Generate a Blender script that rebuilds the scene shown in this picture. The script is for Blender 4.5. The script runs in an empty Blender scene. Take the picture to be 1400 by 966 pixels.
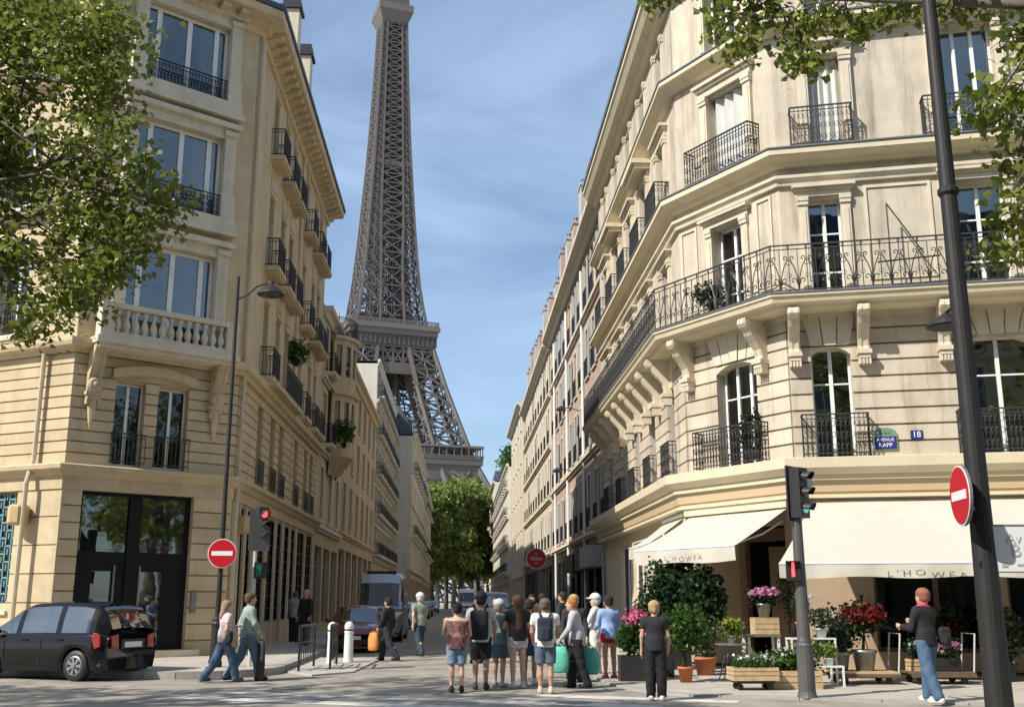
import bpy, math, random
import numpy as np
from mathutils import Matrix, Vector
R=math.radians
scene=bpy.context.scene; COL=scene.collection
# ---------------------------------------------------------------- camera, sky, sun, exposure
FPX,CXP,CYP=1439.0,700.0,483.0; PITCH=R(13.1); PSI=R(2.8); CAMZ=1.65
cam=bpy.data.cameras.new('camera'); camo=bpy.data.objects.new('camera',cam); COL.objects.link(camo)
camo.location=(0,0,CAMZ); camo.rotation_euler=(math.pi/2+PITCH,0,-PSI)
cam.sensor_width=36; cam.lens=36*FPX/1400; cam.clip_end=4000; cam.clip_start=.1
scene.camera=camo
SUN_EL=R(42.5); SUN_H=Vector((-.845,-.535)).normalized()          # direction towards the sun
world=bpy.data.worlds.new('World'); scene.world=world; world.use_nodes=True
nt=world.node_tree; nt.nodes.clear()
def N(t,ty,**k):
    n=t.nodes.new(ty)
    for a,b in k.items(): setattr(n,a,b)
    return n
wo=N(nt,'ShaderNodeOutputWorld'); bg=N(nt,'ShaderNodeBackground'); sk=N(nt,'ShaderNodeTexSky')
sk.sky_type='NISHITA'; sk.sun_disc=False; sk.sun_elevation=SUN_EL; sk.sun_rotation=math.atan2(SUN_H.x,SUN_H.y)
sk.air_density=1.0; sk.dust_density=.9; sk.ozone_density=3.0; sk.altitude=50
tc=N(nt,'ShaderNodeTexCoord'); mp=N(nt,'ShaderNodeMapping'); mp.inputs['Rotation'].default_value=(.2,.5,.4); mp.inputs['Scale'].default_value=(1.2,3.6,4.5)
cn=N(nt,'ShaderNodeTexNoise'); cn.inputs['Scale'].default_value=1.5; cn.inputs['Detail'].default_value=8; cn.inputs['Roughness'].default_value=.6; cn.inputs['Distortion'].default_value=.7
cr=N(nt,'ShaderNodeValToRGB'); cr.color_ramp.elements[0].position=.4; cr.color_ramp.elements[1].position=.78; cr.color_ramp.elements[1].color=(.5,.5,.5,1); cr.color_ramp.elements[0].color=(.12,.12,.12,1)
cm=N(nt,'ShaderNodeMixRGB'); cm.inputs[2].default_value=(5.6,7.4,9.6,1)
for a,b in ((tc.outputs['Generated'],mp.inputs['Vector']),(mp.outputs[0],cn.inputs['Vector']),(cn.outputs['Fac'],cr.inputs[0]),(cr.outputs[0],cm.inputs[0]),(sk.outputs[0],cm.inputs[1]),(cm.outputs[0],bg.inputs[0]),(bg.outputs[0],wo.inputs[0])): nt.links.new(a,b)
bg.inputs[1].default_value=.12
sl=bpy.data.lights.new('sun','SUN'); sl.energy=5.0; sl.angle=R(.55); sl.color=(1,.94,.85)
so=bpy.data.objects.new('sun',sl); COL.objects.link(so); so.location=(-30,-20,60)
sd=Vector((SUN_H.x*math.cos(SUN_EL),SUN_H.y*math.cos(SUN_EL),math.sin(SUN_EL))); so.rotation_euler=sd.to_track_quat('Z','Y').to_euler()
vs=scene.view_settings; vs.view_transform='Standard'; vs.look='None'; vs.gamma=1; vs.use_curve_mapping=False; vs.exposure=0.26
scene.cycles.max_bounces=6; scene.cycles.transparent_max_bounces=12
# ---------------------------------------------------------------- pixel -> place helpers
_fw=Vector((math.sin(PSI)*math.cos(PITCH),math.cos(PSI)*math.cos(PITCH),math.sin(PITCH))); _rt=Vector((math.cos(PSI),-math.sin(PSI),0)); _up=_rt.cross(_fw); _C=Vector((0,0,CAMZ))
def ray(x,y): return _fw+_rt*((x-CXP)/FPX)-_up*((y-CYP)/FPX)
def on_z(x,y,z=0.0): d=ray(x,y); return _C+d*((z-CAMZ)/d.z)
def on_Y(x,y,Y): d=ray(x,y); return _C+d*(Y/d.y)
# ---------------------------------------------------------------- mesh building
class MB:
    def __init__(s): s.v=[]; s.f=[]
    def add(s,vs,fs,M=None):
        o=len(s.v); s.v+= [tuple(M@Vector(v)) for v in vs] if M is not None else [tuple(v) for v in vs]
        s.f+=[tuple(i+o for i in f) for f in fs]; return s
    def box(s,x0,x1,y0,y1,z0,z1,M=None):
        return s.add([(x0,y0,z0),(x1,y0,z0),(x1,y1,z0),(x0,y1,z0),(x0,y0,z1),(x1,y0,z1),(x1,y1,z1),(x0,y1,z1)],[(0,3,2,1),(4,5,6,7),(0,1,5,4),(1,2,6,5),(2,3,7,6),(3,0,4,7)],M)
    def prism(s,poly,a,b,ax='x',M=None):
        n=len(poly)
        g={'x':lambda p,q,h:(h,p,q),'y':lambda p,q,h:(p,h,q),'z':lambda p,q,h:(p,q,h)}[ax]
        fs=[tuple(range(n))[::-1],tuple(range(n,2*n))]+[(i,(i+1)%n,(i+1)%n+n,i+n) for i in range(n)]
        if ax=='y': fs=[f[::-1] for f in fs]
        return s.add([g(p,q,a) for p,q in poly]+[g(p,q,b) for p,q in poly],fs,M)
    def tube(s,pts,r,n=6,M=None,caps=True,closed=False):
        P=[Vector(p) for p in pts]; m=len(P); rr=r if isinstance(r,(list,tuple)) else [r]*m
        vs=[]; up=None
        for i,p in enumerate(P):
            t=(P[(i+1)%m]-P[i-1]) if closed else (P[min(i+1,m-1)]-P[max(i-1,0)])
            t=t.normalized() if t.length>1e-9 else Vector((0,0,1))
            if up is None: up=Vector((0,0,1)) if abs(t.z)<.9 else Vector((0,1,0))
            a=t.cross(up)
            if a.length<1e-4: a=t.cross(Vector((1,0,0)))
            a.normalize(); b=a.cross(t).normalized(); up=b
            for k in range(n):
                q=2*math.pi*(k+.5)/n; vs.append(p+a*(math.cos(q)*rr[i])+b*(math.sin(q)*rr[i]))
        fs=[]
        for i in range(m if closed else m-1):
            j=(i+1)%m
            for k in range(n): fs.append((i*n+k,i*n+(k+1)%n,j*n+(k+1)%n,j*n+k))
        if caps and not closed: fs+=[tuple(range(n))[::-1],tuple(range((m-1)*n,m*n))]
        return s.add(vs,fs,M)
    def bar(s,p0,p1,w,h=None,M=None):
        p0=Vector(p0);p1=Vector(p1);t=(p1-p0)
        if t.length<1e-6: return s
        t.normalize(); u=Vector((0,0,1)) if abs(t.z)<.95 else Vector((0,1,0)); a=t.cross(u).normalized()*(w/2); b=a.cross(t).normalized()*((h or w)/2)
        return s.add([p0-a-b,p0+a-b,p0+a+b,p0-a+b,p1-a-b,p1+a-b,p1+a+b,p1-a+b],[(0,1,2,3),(7,6,5,4),(0,4,5,1),(1,5,6,2),(2,6,7,3),(3,7,4,0)],M)
    def lathe(s,prof,n=12,c=(0,0,0),M=None,sx=1,sy=1):
        vs=[(c[0]+r*sx*math.cos(2*math.pi*k/n),c[1]+r*sy*math.sin(2*math.pi*k/n),c[2]+z) for r,z in prof for k in range(n)]
        m=len(prof); fs=[(i*n+k,i*n+(k+1)%n,(i+1)*n+(k+1)%n,(i+1)*n+k) for i in range(m-1) for k in range(n)]
        fs+=[tuple(range(n))[::-1],tuple(range((m-1)*n,m*n))]
        return s.add(vs,fs,M)
    def ball(s,c,r,n=10,m=6,sx=1,sy=1,sz=1,M=None):
        return s.lathe([(max(r*math.sin(math.pi*i/m),.001),-r*sz*math.cos(math.pi*i/m)) for i in range(m+1)],n,c,M,sx,sy)
    def mesh(s,name,smooth=False):
        me=bpy.data.meshes.new(name); me.from_pydata(s.v,[],s.f)
        if smooth: me.shade_smooth()
        return me
W={}
I4=Matrix.Identity(4)
def T(x,y=0,z=0): return Matrix.Translation((x,y,z))
def RZ(a): return Matrix.Rotation(a,4,'Z')
def SC(x,y,z): return Matrix.Diagonal((x,y,z,1))
def put(name,data,mat,M=I4,parent=None):
    if isinstance(data,MB): data=data.mesh(name)
    if mat is not None and not data.materials: data.materials.append(MAT[mat] if isinstance(mat,str) else mat)
    o=bpy.data.objects.new(name,data); COL.objects.link(o)
    if parent is not None: o.parent=parent; o.matrix_basis=W[parent].inverted()@M
    else: o.matrix_basis=M
    W[o]=M.copy(); return o
def tag(o,label=None,cat=None,group=None,kind=None):
    for k,v in (('label',label),('category',cat),('group',group),('kind',kind)):
        if v: o[k]=v
    return o
def thing(name,label,cat,M=I4,group=None):
    o=bpy.data.objects.new(name,None); COL.objects.link(o); o.empty_display_size=.3; o.matrix_basis=M; W[o]=M.copy()
    return tag(o,label,cat,group)
CACHE={}
def shared(key,fn,smooth=False):
    if key not in CACHE: CACHE[key]=fn().mesh(str(key[0]),smooth)
    return CACHE[key]
def ubox(mat): return shared(('block',mat),lambda:MB().box(0,1,0,1,0,1))
def pbox(name,mat,M,x0,x1,y0,y1,z0,z1,parent):      # box part from the one shared unit block of that material
    return put(name,ubox(mat),mat,M@T(x0,y0,z0)@SC(x1-x0,y1-y0,z1-z0),parent)
class Fr:       # upright facade frame: x along the wall left to right seen from outside, y into the building, z up
    def __init__(s,P0,P1):
        s.P0=Vector((P0[0],P0[1],0)); d=Vector((P1[0]-P0[0],P1[1]-P0[1],0)); s.L=d.length; s.t=d.normalized(); a=math.atan2(d.y,d.x)
        s.M=T(*s.P0)@RZ(a); s.inn=Vector((-s.t.y,s.t.x,0))
    def hit(s,x,y,out=0.0):
        d=ray(x,y); o=s.P0-s.inn*out; k=(o-_C).dot(s.inn)/d.dot(s.inn); p=_C+d*k; return (p-s.P0).dot(s.t),p.z
def offs(path,d):       # offset an open polyline outwards (to the right of its direction) by d with mitred corners
    P=[Vector(p) for p in path]; out=[]
    for i,p in enumerate(P):
        ns=[]
        if i>0: t=(P[i]-P[i-1]).normalized(); ns.append(Vector((t.y,-t.x)))
        if i<len(P)-1: t=(P[i+1]-P[i]).normalized(); ns.append(Vector((t.y,-t.x)))
        n=sum(ns,Vector((0,0))).normalized(); out.append(p+n*(d/max(.3,n.dot(ns[0]))))
    return out
def sweep(path,prof,mb=None):   # closed profile of (outward, z) carried along a plan polyline
    mb=mb or MB(); rings=[[(*offs(path,d)[i],z) for d,z in prof] for i in range(len(path))]
    n=len(prof); vs=[v for r in rings for v in r]; fs=[]
    for i in range(len(path)-1):
        for k in range(n): fs.append((i*n+k,i*n+(k+1)%n,(i+1)*n+(k+1)%n,(i+1)*n+k))
    fs+=[tuple(range(n)),tuple(range((len(path)-1)*n,len(path)*n))[::-1]]
    return mb.add(vs,[f[::-1] for f in fs])
def np_mesh(name,V,n,smooth=False):     # V: (count*n,3) separate n-gons
    me=bpy.data.meshes.new(name); c=len(V)//n
    me.vertices.add(len(V)); me.vertices.foreach_set('co',np.asarray(V,np.float32).ravel())
    me.loops.add(len(V)); me.loops.foreach_set('vertex_index',np.arange(len(V),dtype=np.int32))
    me.polygons.add(c); me.polygons.foreach_set('loop_start',np.arange(0,len(V),n,dtype=np.int32))
    me.update(calc_edges=True); me.validate()
    return me
# ---------------------------------------------------------------- materials
MAT={}
def mat(name,col,rough=.8,var=.12,scale=3.0,bump=0.0,bscale=None,metal=0.0,col2=None,streak=0.0,rnd=0.0,spec=.5,emit=0,coat=0.0,trans=0.0):
    m=bpy.data.materials.new(name); m.use_nodes=True; t=m.node_tree; b=t.nodes['Principled BSDF']
    b.inputs['Roughness'].default_value=rough; b.inputs['Metallic'].default_value=metal; b.inputs['Specular IOR Level'].default_value=spec; b.inputs['Coat Weight'].default_value=coat
    g=N(t,'ShaderNodeNewGeometry'); L=t.links.new
    no=N(t,'ShaderNodeTexNoise'); no.inputs['Scale'].default_value=scale; no.inputs['Detail'].default_value=6; no.inputs['Roughness'].default_value=.62; L(g.outputs['Position'],no.inputs['Vector'])
    rp=N(t,'ShaderNodeValToRGB'); rp.color_ramp.elements[0].position=.3; rp.color_ramp.elements[1].position=.7
    c2=col2 or tuple(min(1,c*(1+var)) for c in col); c1=tuple(c*(1-var) for c in col)
    rp.color_ramp.elements[0].color=(*c1,1); rp.color_ramp.elements[1].color=(*c2,1); L(no.outputs['Fac'],rp.inputs[0]); out=rp.outputs[0]
    if streak:
        mp=N(t,'ShaderNodeMapping'); mp.inputs['Scale'].default_value=(2.6,2.6,.22); n2=N(t,'ShaderNodeTexNoise'); n2.inputs['Scale'].default_value=1.0; n2.inputs['Detail'].default_value=7; n2.inputs['Roughness'].default_value=.65
        L(g.outputs['Position'],mp.inputs[0]); L(mp.outputs[0],n2.inputs['Vector'])
        r2=N(t,'ShaderNodeValToRGB'); r2.color_ramp.elements[0].position=.5; r2.color_ramp.elements[1].position=.78; r2.color_ramp.elements[1].color=(streak,streak,streak,1); r2.color_ramp.elements[0].color=(0,0,0,1); L(n2.outputs['Fac'],r2.inputs[0])
        mx=N(t,'ShaderNodeMixRGB',blend_type='MULTIPLY'); mx.inputs[2].default_value=(.45,.42,.38,1); L(r2.outputs[0],mx.inputs[0]); L(out,mx.inputs[1]); out=mx.outputs[0]
    if rnd:
        oi=N(t,'ShaderNodeObjectInfo'); hs=N(t,'ShaderNodeMapRange'); hs.inputs[3].default_value=1-rnd; hs.inputs[4].default_value=1+rnd*.7; L(oi.outputs['Random'],hs.inputs[0])
        hv=N(t,'ShaderNodeHueSaturation'); L(hs.outputs[0],hv.inputs['Value']); L(out,hv.inputs['Color']); out=hv.outputs[0]
    L(out,b.inputs['Base Color'])
    if bump:
        n3=N(t,'ShaderNodeTexNoise'); n3.inputs['Scale'].default_value=bscale or scale*8; n3.inputs['Detail'].default_value=5; L(g.outputs['Position'],n3.inputs['Vector'])
        bp=N(t,'ShaderNodeBump'); bp.inputs['Strength'].default_value=bump; bp.inputs['Distance'].default_value=.02; L(n3.outputs['Fac'],bp.inputs['Height']); L(bp.outputs[0],b.inputs['Normal'])
    if emit: b.inputs['Emission Color'].default_value=(*col,1); b.inputs['Emission Strength'].default_value=emit
    if trans:
        tr=N(t,'ShaderNodeBsdfTranslucent'); L(out,tr.inputs['Color']); ms=N(t,'ShaderNodeMixShader'); ms.inputs[0].default_value=trans
        L(b.outputs[0],ms.inputs[1]); L(tr.outputs[0],ms.inputs[2]); L(ms.outputs[0],t.nodes['Material Output'].inputs[0])
    MAT[name]=m; return m
def glassmat(name,tint,tr=.75,rough=.02,mx_=1.0):
    m=bpy.data.materials.new(name); m.use_nodes=True; t=m.node_tree; t.nodes.clear(); L=t.links.new
    o=N(t,'ShaderNodeOutputMaterial'); a=N(t,'ShaderNodeBsdfTransparent'); a.inputs[0].default_value=(*tint,1); g=N(t,'ShaderNodeBsdfGlossy'); g.inputs['Roughness'].default_value=rough
    g.inputs[0].default_value=(.86,.87,.86,1)
    f=N(t,'ShaderNodeFresnel'); f.inputs[0].default_value=1.5; mr=N(t,'ShaderNodeMapRange'); mr.inputs[3].default_value=1-tr-.12; mr.inputs[4].default_value=mx_; L(f.outputs[0],mr.inputs[0])
    tcx=N(t,'ShaderNodeNewGeometry'); n=N(t,'ShaderNodeTexNoise'); n.inputs['Scale'].default_value=1.3; bp=N(t,'ShaderNodeBump'); bp.inputs['Strength'].default_value=.05; bp.inputs['Distance'].default_value=.05
    L(tcx.outputs['Position'],n.inputs['Vector']); L(n.outputs['Fac'],bp.inputs['Height']); L(bp.outputs[0],g.inputs['Normal'])
    x=N(t,'ShaderNodeMixShader'); L(mr.outputs[0],x.inputs[0]); L(a.outputs[0],x.inputs[1]); L(g.outputs[0],x.inputs[2]); L(x.outputs[0],o.inputs[0]); MAT[name]=m
glassmat('glass',(.55,.62,.62),.74); glassmat('glass_dark',(.22,.24,.24),.82); glassmat('car_glass',(.2,.23,.23),.84,mx_=.3); glassmat('glass_shop',(.3,.3,.28),.85,mx_=.3)
mat('stone',(.56,.49,.385),.9,.13,1.6,.25,30,streak=1.0,rnd=.09)            # warm limestone of the florist's building
mat('stone_pale',(.63,.56,.43),.9,.1,2.2,.2,30,streak=.4)
mat('stone_cream',(.66,.58,.41),.85,.06,1.5,.1,30,streak=.2)
mat('stone_gold',(.56,.455,.29),.9,.13,1.6,.25,30,streak=.45,rnd=.06)        # yellower limestone of the building across the street
mat('stone_grey',(.46,.43,.37),.9,.14,2.5,.25,30,streak=.5)
mat('stone_tan',(.5,.38,.24),.9,.1,1.5,.2,30,streak=.3)
mat('brick_pink',(.45,.33,.27),.9,.15,5,.3,40,streak=.35)
mat('render_white',(.62,.58,.49),.9,.08,1.2,.1,30,streak=.5)
mat('render_cream',(.58,.5,.37),.9,.08,1.2,.1,30,streak=.5)
mat('fascia',(.55,.43,.27),.6,.04,2)
mat('shop_wall',(.4,.3,.2),.7,.08,2,streak=.2)
mat('zinc',(.16,.18,.2),.45,.15,2,metal=.3); mat('slate',(.07,.075,.09),.55,.25,6,.2); mat('black_metal',(.02,.02,.022),.45,.2,6); mat('iron',(.035,.035,.037),.5,.2,9)
mat('black_paint',(.008,.008,.009),.5,.1,3,spec=.2); mat('shop_black',(.015,.014,.014),.4,.2,3); mat('white_paint',(.74,.74,.72),.45,.05,5); mat('frame_white',(.78,.78,.75),.5,.06,6); mat('frame_grey',(.36,.37,.36),.5,.06,6)
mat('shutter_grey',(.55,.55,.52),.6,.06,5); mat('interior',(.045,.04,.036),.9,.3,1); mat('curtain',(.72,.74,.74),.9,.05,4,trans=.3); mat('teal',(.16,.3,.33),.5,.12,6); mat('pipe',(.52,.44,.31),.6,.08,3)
mat('ochre',(.55,.4,.2),.6,.1,6); mat('asphalt',(.28,.252,.21),.9,.26,.9,.5,60,col2=(.39,.352,.295)); mat('pavement',(.43,.39,.33),.9,.16,1.2,.3,50); mat('kerb',(.34,.33,.31),.8,.14,3,.2); mat('paving_pale',(.42,.39,.345),.9,.12,1.5,.2,40)
mat('road_white',(.6,.585,.54),.8,.28,4,col2=(.7,.68,.64)); mat('tower_iron',(.115,.102,.094),.7,.15,.15); mat('tower_light',(.15,.132,.12),.7,.1,.1)
mat('bark',(.16,.14,.11),.9,.35,5,.5); mat('awning',(.55,.52,.445),.85,.04,2,.1,12,trans=.05); mat('letter_grey',(.47,.45,.4),.7,.05); mat('terracotta',(.45,.16,.07),.8,.15,6); mat('wood',(.5,.36,.2),.75,.2,8); mat('wood_dark',(.14,.09,.055),.7,.2,8)
mat('zinc_bucket',(.3,.31,.31),.4,.2,6,metal=.6); mat('plastic_black',(.02,.02,.02),.5,.1); mat('pole_green',(.016,.015,.014),.6,.2,4); mat('pole_grey',(.09,.088,.085),.5,.15,4)
mat('sign_red',(.5,.012,.025),.35,.05,3); mat('sign_white',(.8,.8,.78),.4,.03); mat('sign_blue',(.025,.035,.2),.35,.05); mat('sign_green',(.16,.28,.2),.5,.1); mat('sign_grey',(.5,.51,.5),.5,.05); mat('sign_back',(.22,.22,.22),.5,.1,metal=.4)
mat('lamp_red',(1,.05,.06),.3,.02,emit=3.0); mat('lamp_green',(.1,.75,.5),.3,.02,emit=.5); mat('lens_dark',(.05,.045,.04),.25,.1); mat('lens_green',(.03,.16,.1),.25,.1)
for n,c in dict(leaf_plane=(.2,.24,.045),leaf_dark=(.025,.055,.02),leaf_mid=(.06,.13,.025),leaf_lime=(.14,.21,.035),leaf_olive=(.075,.09,.045),leaf_far=(.22,.28,.07),flower_pink=(.7,.12,.3),flower_mauve=(.52,.22,.36),flower_white=(.75,.74,.68),flower_red=(.22,.012,.014),flower_yellow=(.65,.5,.06)).items():
    mat(n,c,.42,.5,1.6 if 'leaf' in n else 9,trans=.42 if 'leaf' in n else .25,spec=.35)
# ---------------------------------------------------------------- ground, roads, pavements
def KY(x): return 20.6-.42*x          # far kerb line of the avenue
def sheet(name,poly,z,m,kind='structure'): return tag(put(name,MB().add([(x,y,z) for x,y in poly],[tuple(range(len(poly)))]),m),kind=kind)
sheet('ground',[(-900,-900),(900,-900),(900,1500),(-900,1500)],-.03,'pavement')
sheet('avenue',[(-60,KY(-60)+.4),(-60,-20),(60,-20),(60,KY(60)+.4)],0,'asphalt')
tag(put('street',MB().add([(-4.6,KY(-4.6)+.39,.001),(3.2,KY(3.2)+.39,.001),(3.2,420,.001),(-4.6,420,.001)],[(0,1,2,3)]),'asphalt'),kind='structure')
def slab(name,poly,z0,z1,m): return tag(put(name,MB().prism(poly,z0,z1,'z'),m),kind='structure')
def arc(cx,cy,r,a0,a1,n=8): return [(cx+r*math.cos(R(a0+(a1-a0)*i/n)),cy+r*math.sin(R(a0+(a1-a0)*i/n))) for i in range(n+1)]
lk=[(-60,KY(-60)),(-6.6,KY(-6.6))]+[(-6.6+(1-math.cos(R(a)))*0+math.sin(R(a))*2.6,KY(-6.6)-.42*math.sin(R(a))*1.0+ (1-math.cos(R(a)))*2.4) for a in (15,30,45,60,75,90)]+[(-4.0,60),(-4.0,230)]
def sidewalk(name,edge,back,top):
    out=[(x,y) for x,y in edge]
    inner=offs([(a,b) for a,b in edge],-.28)
    p=slab(name,[(v.x,v.y) for v in inner]+back,-.02,top,'pavement')
    # granite kerb stones, laid one by one
    pts=[Vector(v) for v in edge]; q=[Vector((v.x,v.y)) for v in inner]; acc=0
    for i in range(len(pts)-1):
        if pts[i].y>75 or pts[i].x<-16 or pts[i].x>16 and pts[i+1].x>16: pass
        a,b=pts[i],pts[i+1]; c,d=q[i],q[i+1]; L=(b-a).length; n=max(1,int(L/1.0)) if L<70 else max(1,int(L/6)); n=min(n,46)
        for k in range(n):
            s0=k/n+.008/L*1.0; s1=(k+1)/n-.008/L; mb=MB(); 
            mb.prism([tuple(a.lerp(b,s0)),tuple(a.lerp(b,s1)),tuple(c.lerp(d,s1)),tuple(c.lerp(d,s0))],-.02,top+.006,'z'); put('kerb_stone',mb,'kerb',I4,p)
    return p
sidewalk('pavement_left',lk,[(-7.5,230),(-7.5,60),(-40,60),(-60,60)],.15)
rk=[(2.9,230),(2.9,60),(2.9,22.5)]+[(2.9+1.6*(1-math.cos(R(a))),22.5-(22.5-KY(4.5))*math.sin(R(a))) for a in (18,36,54,72,90)]+[(60,KY(60))]
sidewalk('pavement_right',rk,[(60,60),(7.5,60),(7.5,230)],.03)
slab('paving_island',[(-3.95,25.4),(-3.2,24.2),(-2.4,25.2),(-2.15,30.6),(-3.95,31.2)],-.02,.035,'paving_pale')
# zebra crossing over the avenue, bars along the avenue
ta=Vector((1,-.42)).normalized(); na=Vector((-.42,-1)).normalized()
for i,s in enumerate((.45,1.75,2.9)):
    o=Vector((1.0,KY(1.0)))+na*s
    w0,w1=(0.3,4.2) if i<1 else (-5.0,3.2)
    a=o+ta*w0; b=o+ta*w1; c=b+na*.5; d=a+na*.5
    tag(put('crossing_bar',MB().add([(p.x,p.y,.005) for p in (d,c,b,a)],[(0,1,2,3)]),'road_white'),kind='structure')
for (x,y,r) in ((-3.2,21.0,.33),(1.9,17.9,.3)):
    tag(put('manhole_cover',MB().lathe([(r,.003),(r,.008),(r*.9,.010),(.01,.010)],20,(x,y,0)),'sign_back'),'round iron manhole cover set in the asphalt by the '+('left kerb' if x<0 else 'crossing'),'manhole')

# ---------------------------------------------------------------- facade kit
def solid(u0,u1,ops):
    c=[(u0,u1)]
    for a,b in sorted(ops):
        n=[]
        for p,q in c:
            if b<=p or a>=q: n.append((p,q)); continue
            if a>p: n.append((p,a))
            if b<q: n.append((b,q))
        c=n
    return [(p,q) for p,q in c if q-p>.02]
def wallcells(u0,u1,z0,z1,ops,y0=0.0,th=.4,mb=None):
    mb=mb or MB(); zs=sorted({z0,z1}|{min(max(z,z0),z1) for o in ops for z in o[2:4]})
    for a,b in zip(zs,zs[1:]):
        m=(a+b)/2
        for p,q in solid(u0,u1,[(o[0],o[1]) for o in ops if o[2]<m<o[3]]): mb.box(p,q,y0,y0+th,a,b)
    return mb
def rustic(B,F,u0,u1,z0,z1,ops,ch,m,back=None,gap=.05,deep=.075):
    put('wall',wallcells(u0,u1,z0,z1,ops,deep),back or m,F.M,B)
    n=max(1,round((z1-z0)/ch)); h=(z1-z0)/n
    for i in range(n):
        a=z0+i*h+gap/2; b=z0+(i+1)*h-gap/2; mid=(a+b)/2
        for p,q in solid(u0,u1,[(o[0],o[1]) for o in ops if o[2]<mid<o[3]]):
            pbox('stone_course',m,F.M,p,q,0,deep+.002,a,b,B)
def arched(B,F,u0,u1,ztop,rise,m,y0=.0,th=.4):      # fills a square head down to a segmental arch
    w=(u1-u0)/2; r=(w*w+rise*rise)/(2*rise); c=(u0+u1)/2; pts=[]
    for i in range(9):
        x=-w+2*w*i/8; pts.append((c+x,ztop-rise+math.sqrt(max(0,r*r-x*x))-(r-rise)))
    put('arch_head',MB().prism(pts+[(u1,ztop+.002),(u0,ztop+.002)],y0+.004,y0+th,'y'),m,F.M,B)
def window(B,F,u0,u1,z0,z1,rec=.26,leaves=2,tr=(.7,),m='frame_white',g='glass',curtain=0,bar=.055,simple=False,widths=None,open_leaf=False):
    w=u1-u0; h=z1-z0; key=('window',round(w,2),round(h,2),leaves,tr,m,bar,widths)
    ws=widths or [1/leaves]*leaves; xs=[0]
    for q in ws: xs.append(xs[-1]+q*w)
    def fn():
        mb=MB(); b=bar
        mb.box(0,b,0,.07,0,h); mb.box(w-b,w,0,.07,0,h); mb.box(b,w-b,0,.07,h-b,h); mb.box(b,w-b,0,.07,0,b*1.3)
        for x in xs[1:-1]: mb.box(x-b*.8,x+b*.8,-.012,.06,b*1.3,h-b)
        for q in tr:
            for x0,x1 in zip(xs,xs[1:]): mb.box(x0+b,x1-b*.8-(b*.2 if x1==w else 0),.004,.056,h*q-b*.35,h*q+b*.35)
        return mb
    o=put('window',shared(key,fn),m,F.M@T(u0,rec,z0),B)
    zz=[bar]+[h*q for q in tr]+[h-bar]
    for x0,x1 in zip(xs,xs[1:]):
        if simple: pbox('pane',g,F.M@T(u0,rec,z0),x0+.03,x1-.03,.03,.042,.04,h-.03,o)
        else:
            for a,b in zip(zz,zz[1:]): pbox('pane',g,F.M@T(u0,rec,z0),x0+.03,x1-.03,.03,.042,a,b,o)
    if curtain:
        def cf():
            mb=MB(); 
            for s in ((0,1) if curtain==1 else (0,)):
                n=16; ww=w*(.3 if curtain==1 else 1)
                P=[]
                for i in range(n+1):
                    x=ww*i/n; P.append((x if not s else w-x,.16+.035*math.sin(i*1.7)+.01*math.sin(i*4.1)))
                vs=[(x,y,0.02) for x,y in P]+[(x,y,h-.02) for x,y in P]; mb.add(vs,[(i,i+1,i+n+2,i+n+1) for i in range(n)])
            return mb
        put('curtain',shared(('curtain',curtain,round(w,2),round(h,2)),cf,True),'curtain',F.M@T(u0,rec+.06,z0),o)
    return o
def scrolls(mb,x,z,w,h,M,y=0.0,r=.008):     # one tulip of wrought-iron scrolls
    for s in (-1,1):
        pts=[(x+s*w*.02,y,z),(x+s*w*.06,y,z+h*.3),(x+s*w*.2,y,z+h*.55),(x+s*w*.38,y,z+h*.72)]
        c=(x+s*w*.3,z+h*.8); 
        for k in range(7):
            a=R(-30+k*55); rr=w*.14*(1-k*.1); pts.append((c[0]+s*rr*math.cos(a),y,c[1]+rr*math.sin(a)))
        mb.tube(pts,r,3,M,caps=False)
        pts=[(x+s*w*.02,y,z+h*.08)]
        for k in range(7):
            a=R(200-k*50); rr=w*.17*(1-k*.09); pts.append((x+s*(w*.26)+s*rr*math.cos(a),y,z+h*.22+rr*math.sin(a)))
        mb.tube(pts,r,3,M,caps=False)
def rail_run(mb,M,L,h,style='scroll',mod=.5,step=.12):
    mb.box(0,L,-.022,.022,h-.03,h,M); mb.box(0,L,-.012,.012,.06,.085,M); mb.box(0,L,-.01,.01,h-.13,h-.11,M)
    if style=='scroll':
        n=max(1,round(L/mod)); w=L/n
        for i in range(n):
            mb.box(i*w-.01,i*w+.01,-.01,.01,0,h-.03,M); scrolls(mb,(i+.5)*w,.09,w,h-.24,M,0,.015); mb.box((i+.5)*w-.008,(i+.5)*w+.008,-.008,.008,.08,h-.12,M)
            for cz,cr_ in ((h*.36,.055),(h*.62,.06),(h-.07,.032)): mb.tube([(i*w+cr_*math.cos(R(a)),0,cz+cr_*math.sin(R(a))) for a in range(0,360,60)],.009,3,M,closed=True)
        mb.box(L-.01,L+.01,-.01,.01,0,h-.03,M)
    elif style=='dense':
        n=max(2,round(L/.105)); w=L/n
        for i in range(n+1): mb.box(i*w-.008,i*w+.008,-.008,.008,0,h-.03,M)
        for i in range(n):
            for q in (.22,.5,.76): mb.tube([((i+.5)*w+.035*math.cos(a),0,h*q+.07*math.sin(a)) for a in [R(45*k) for k in range(8)]],.007,3,M,closed=True)
    else:
        n=max(2,round(L/step)); w=L/n
        for i in range(n+1): mb.box(i*w-.009,i*w+.009,-.009,.009,0,h-.03,M)
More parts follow.
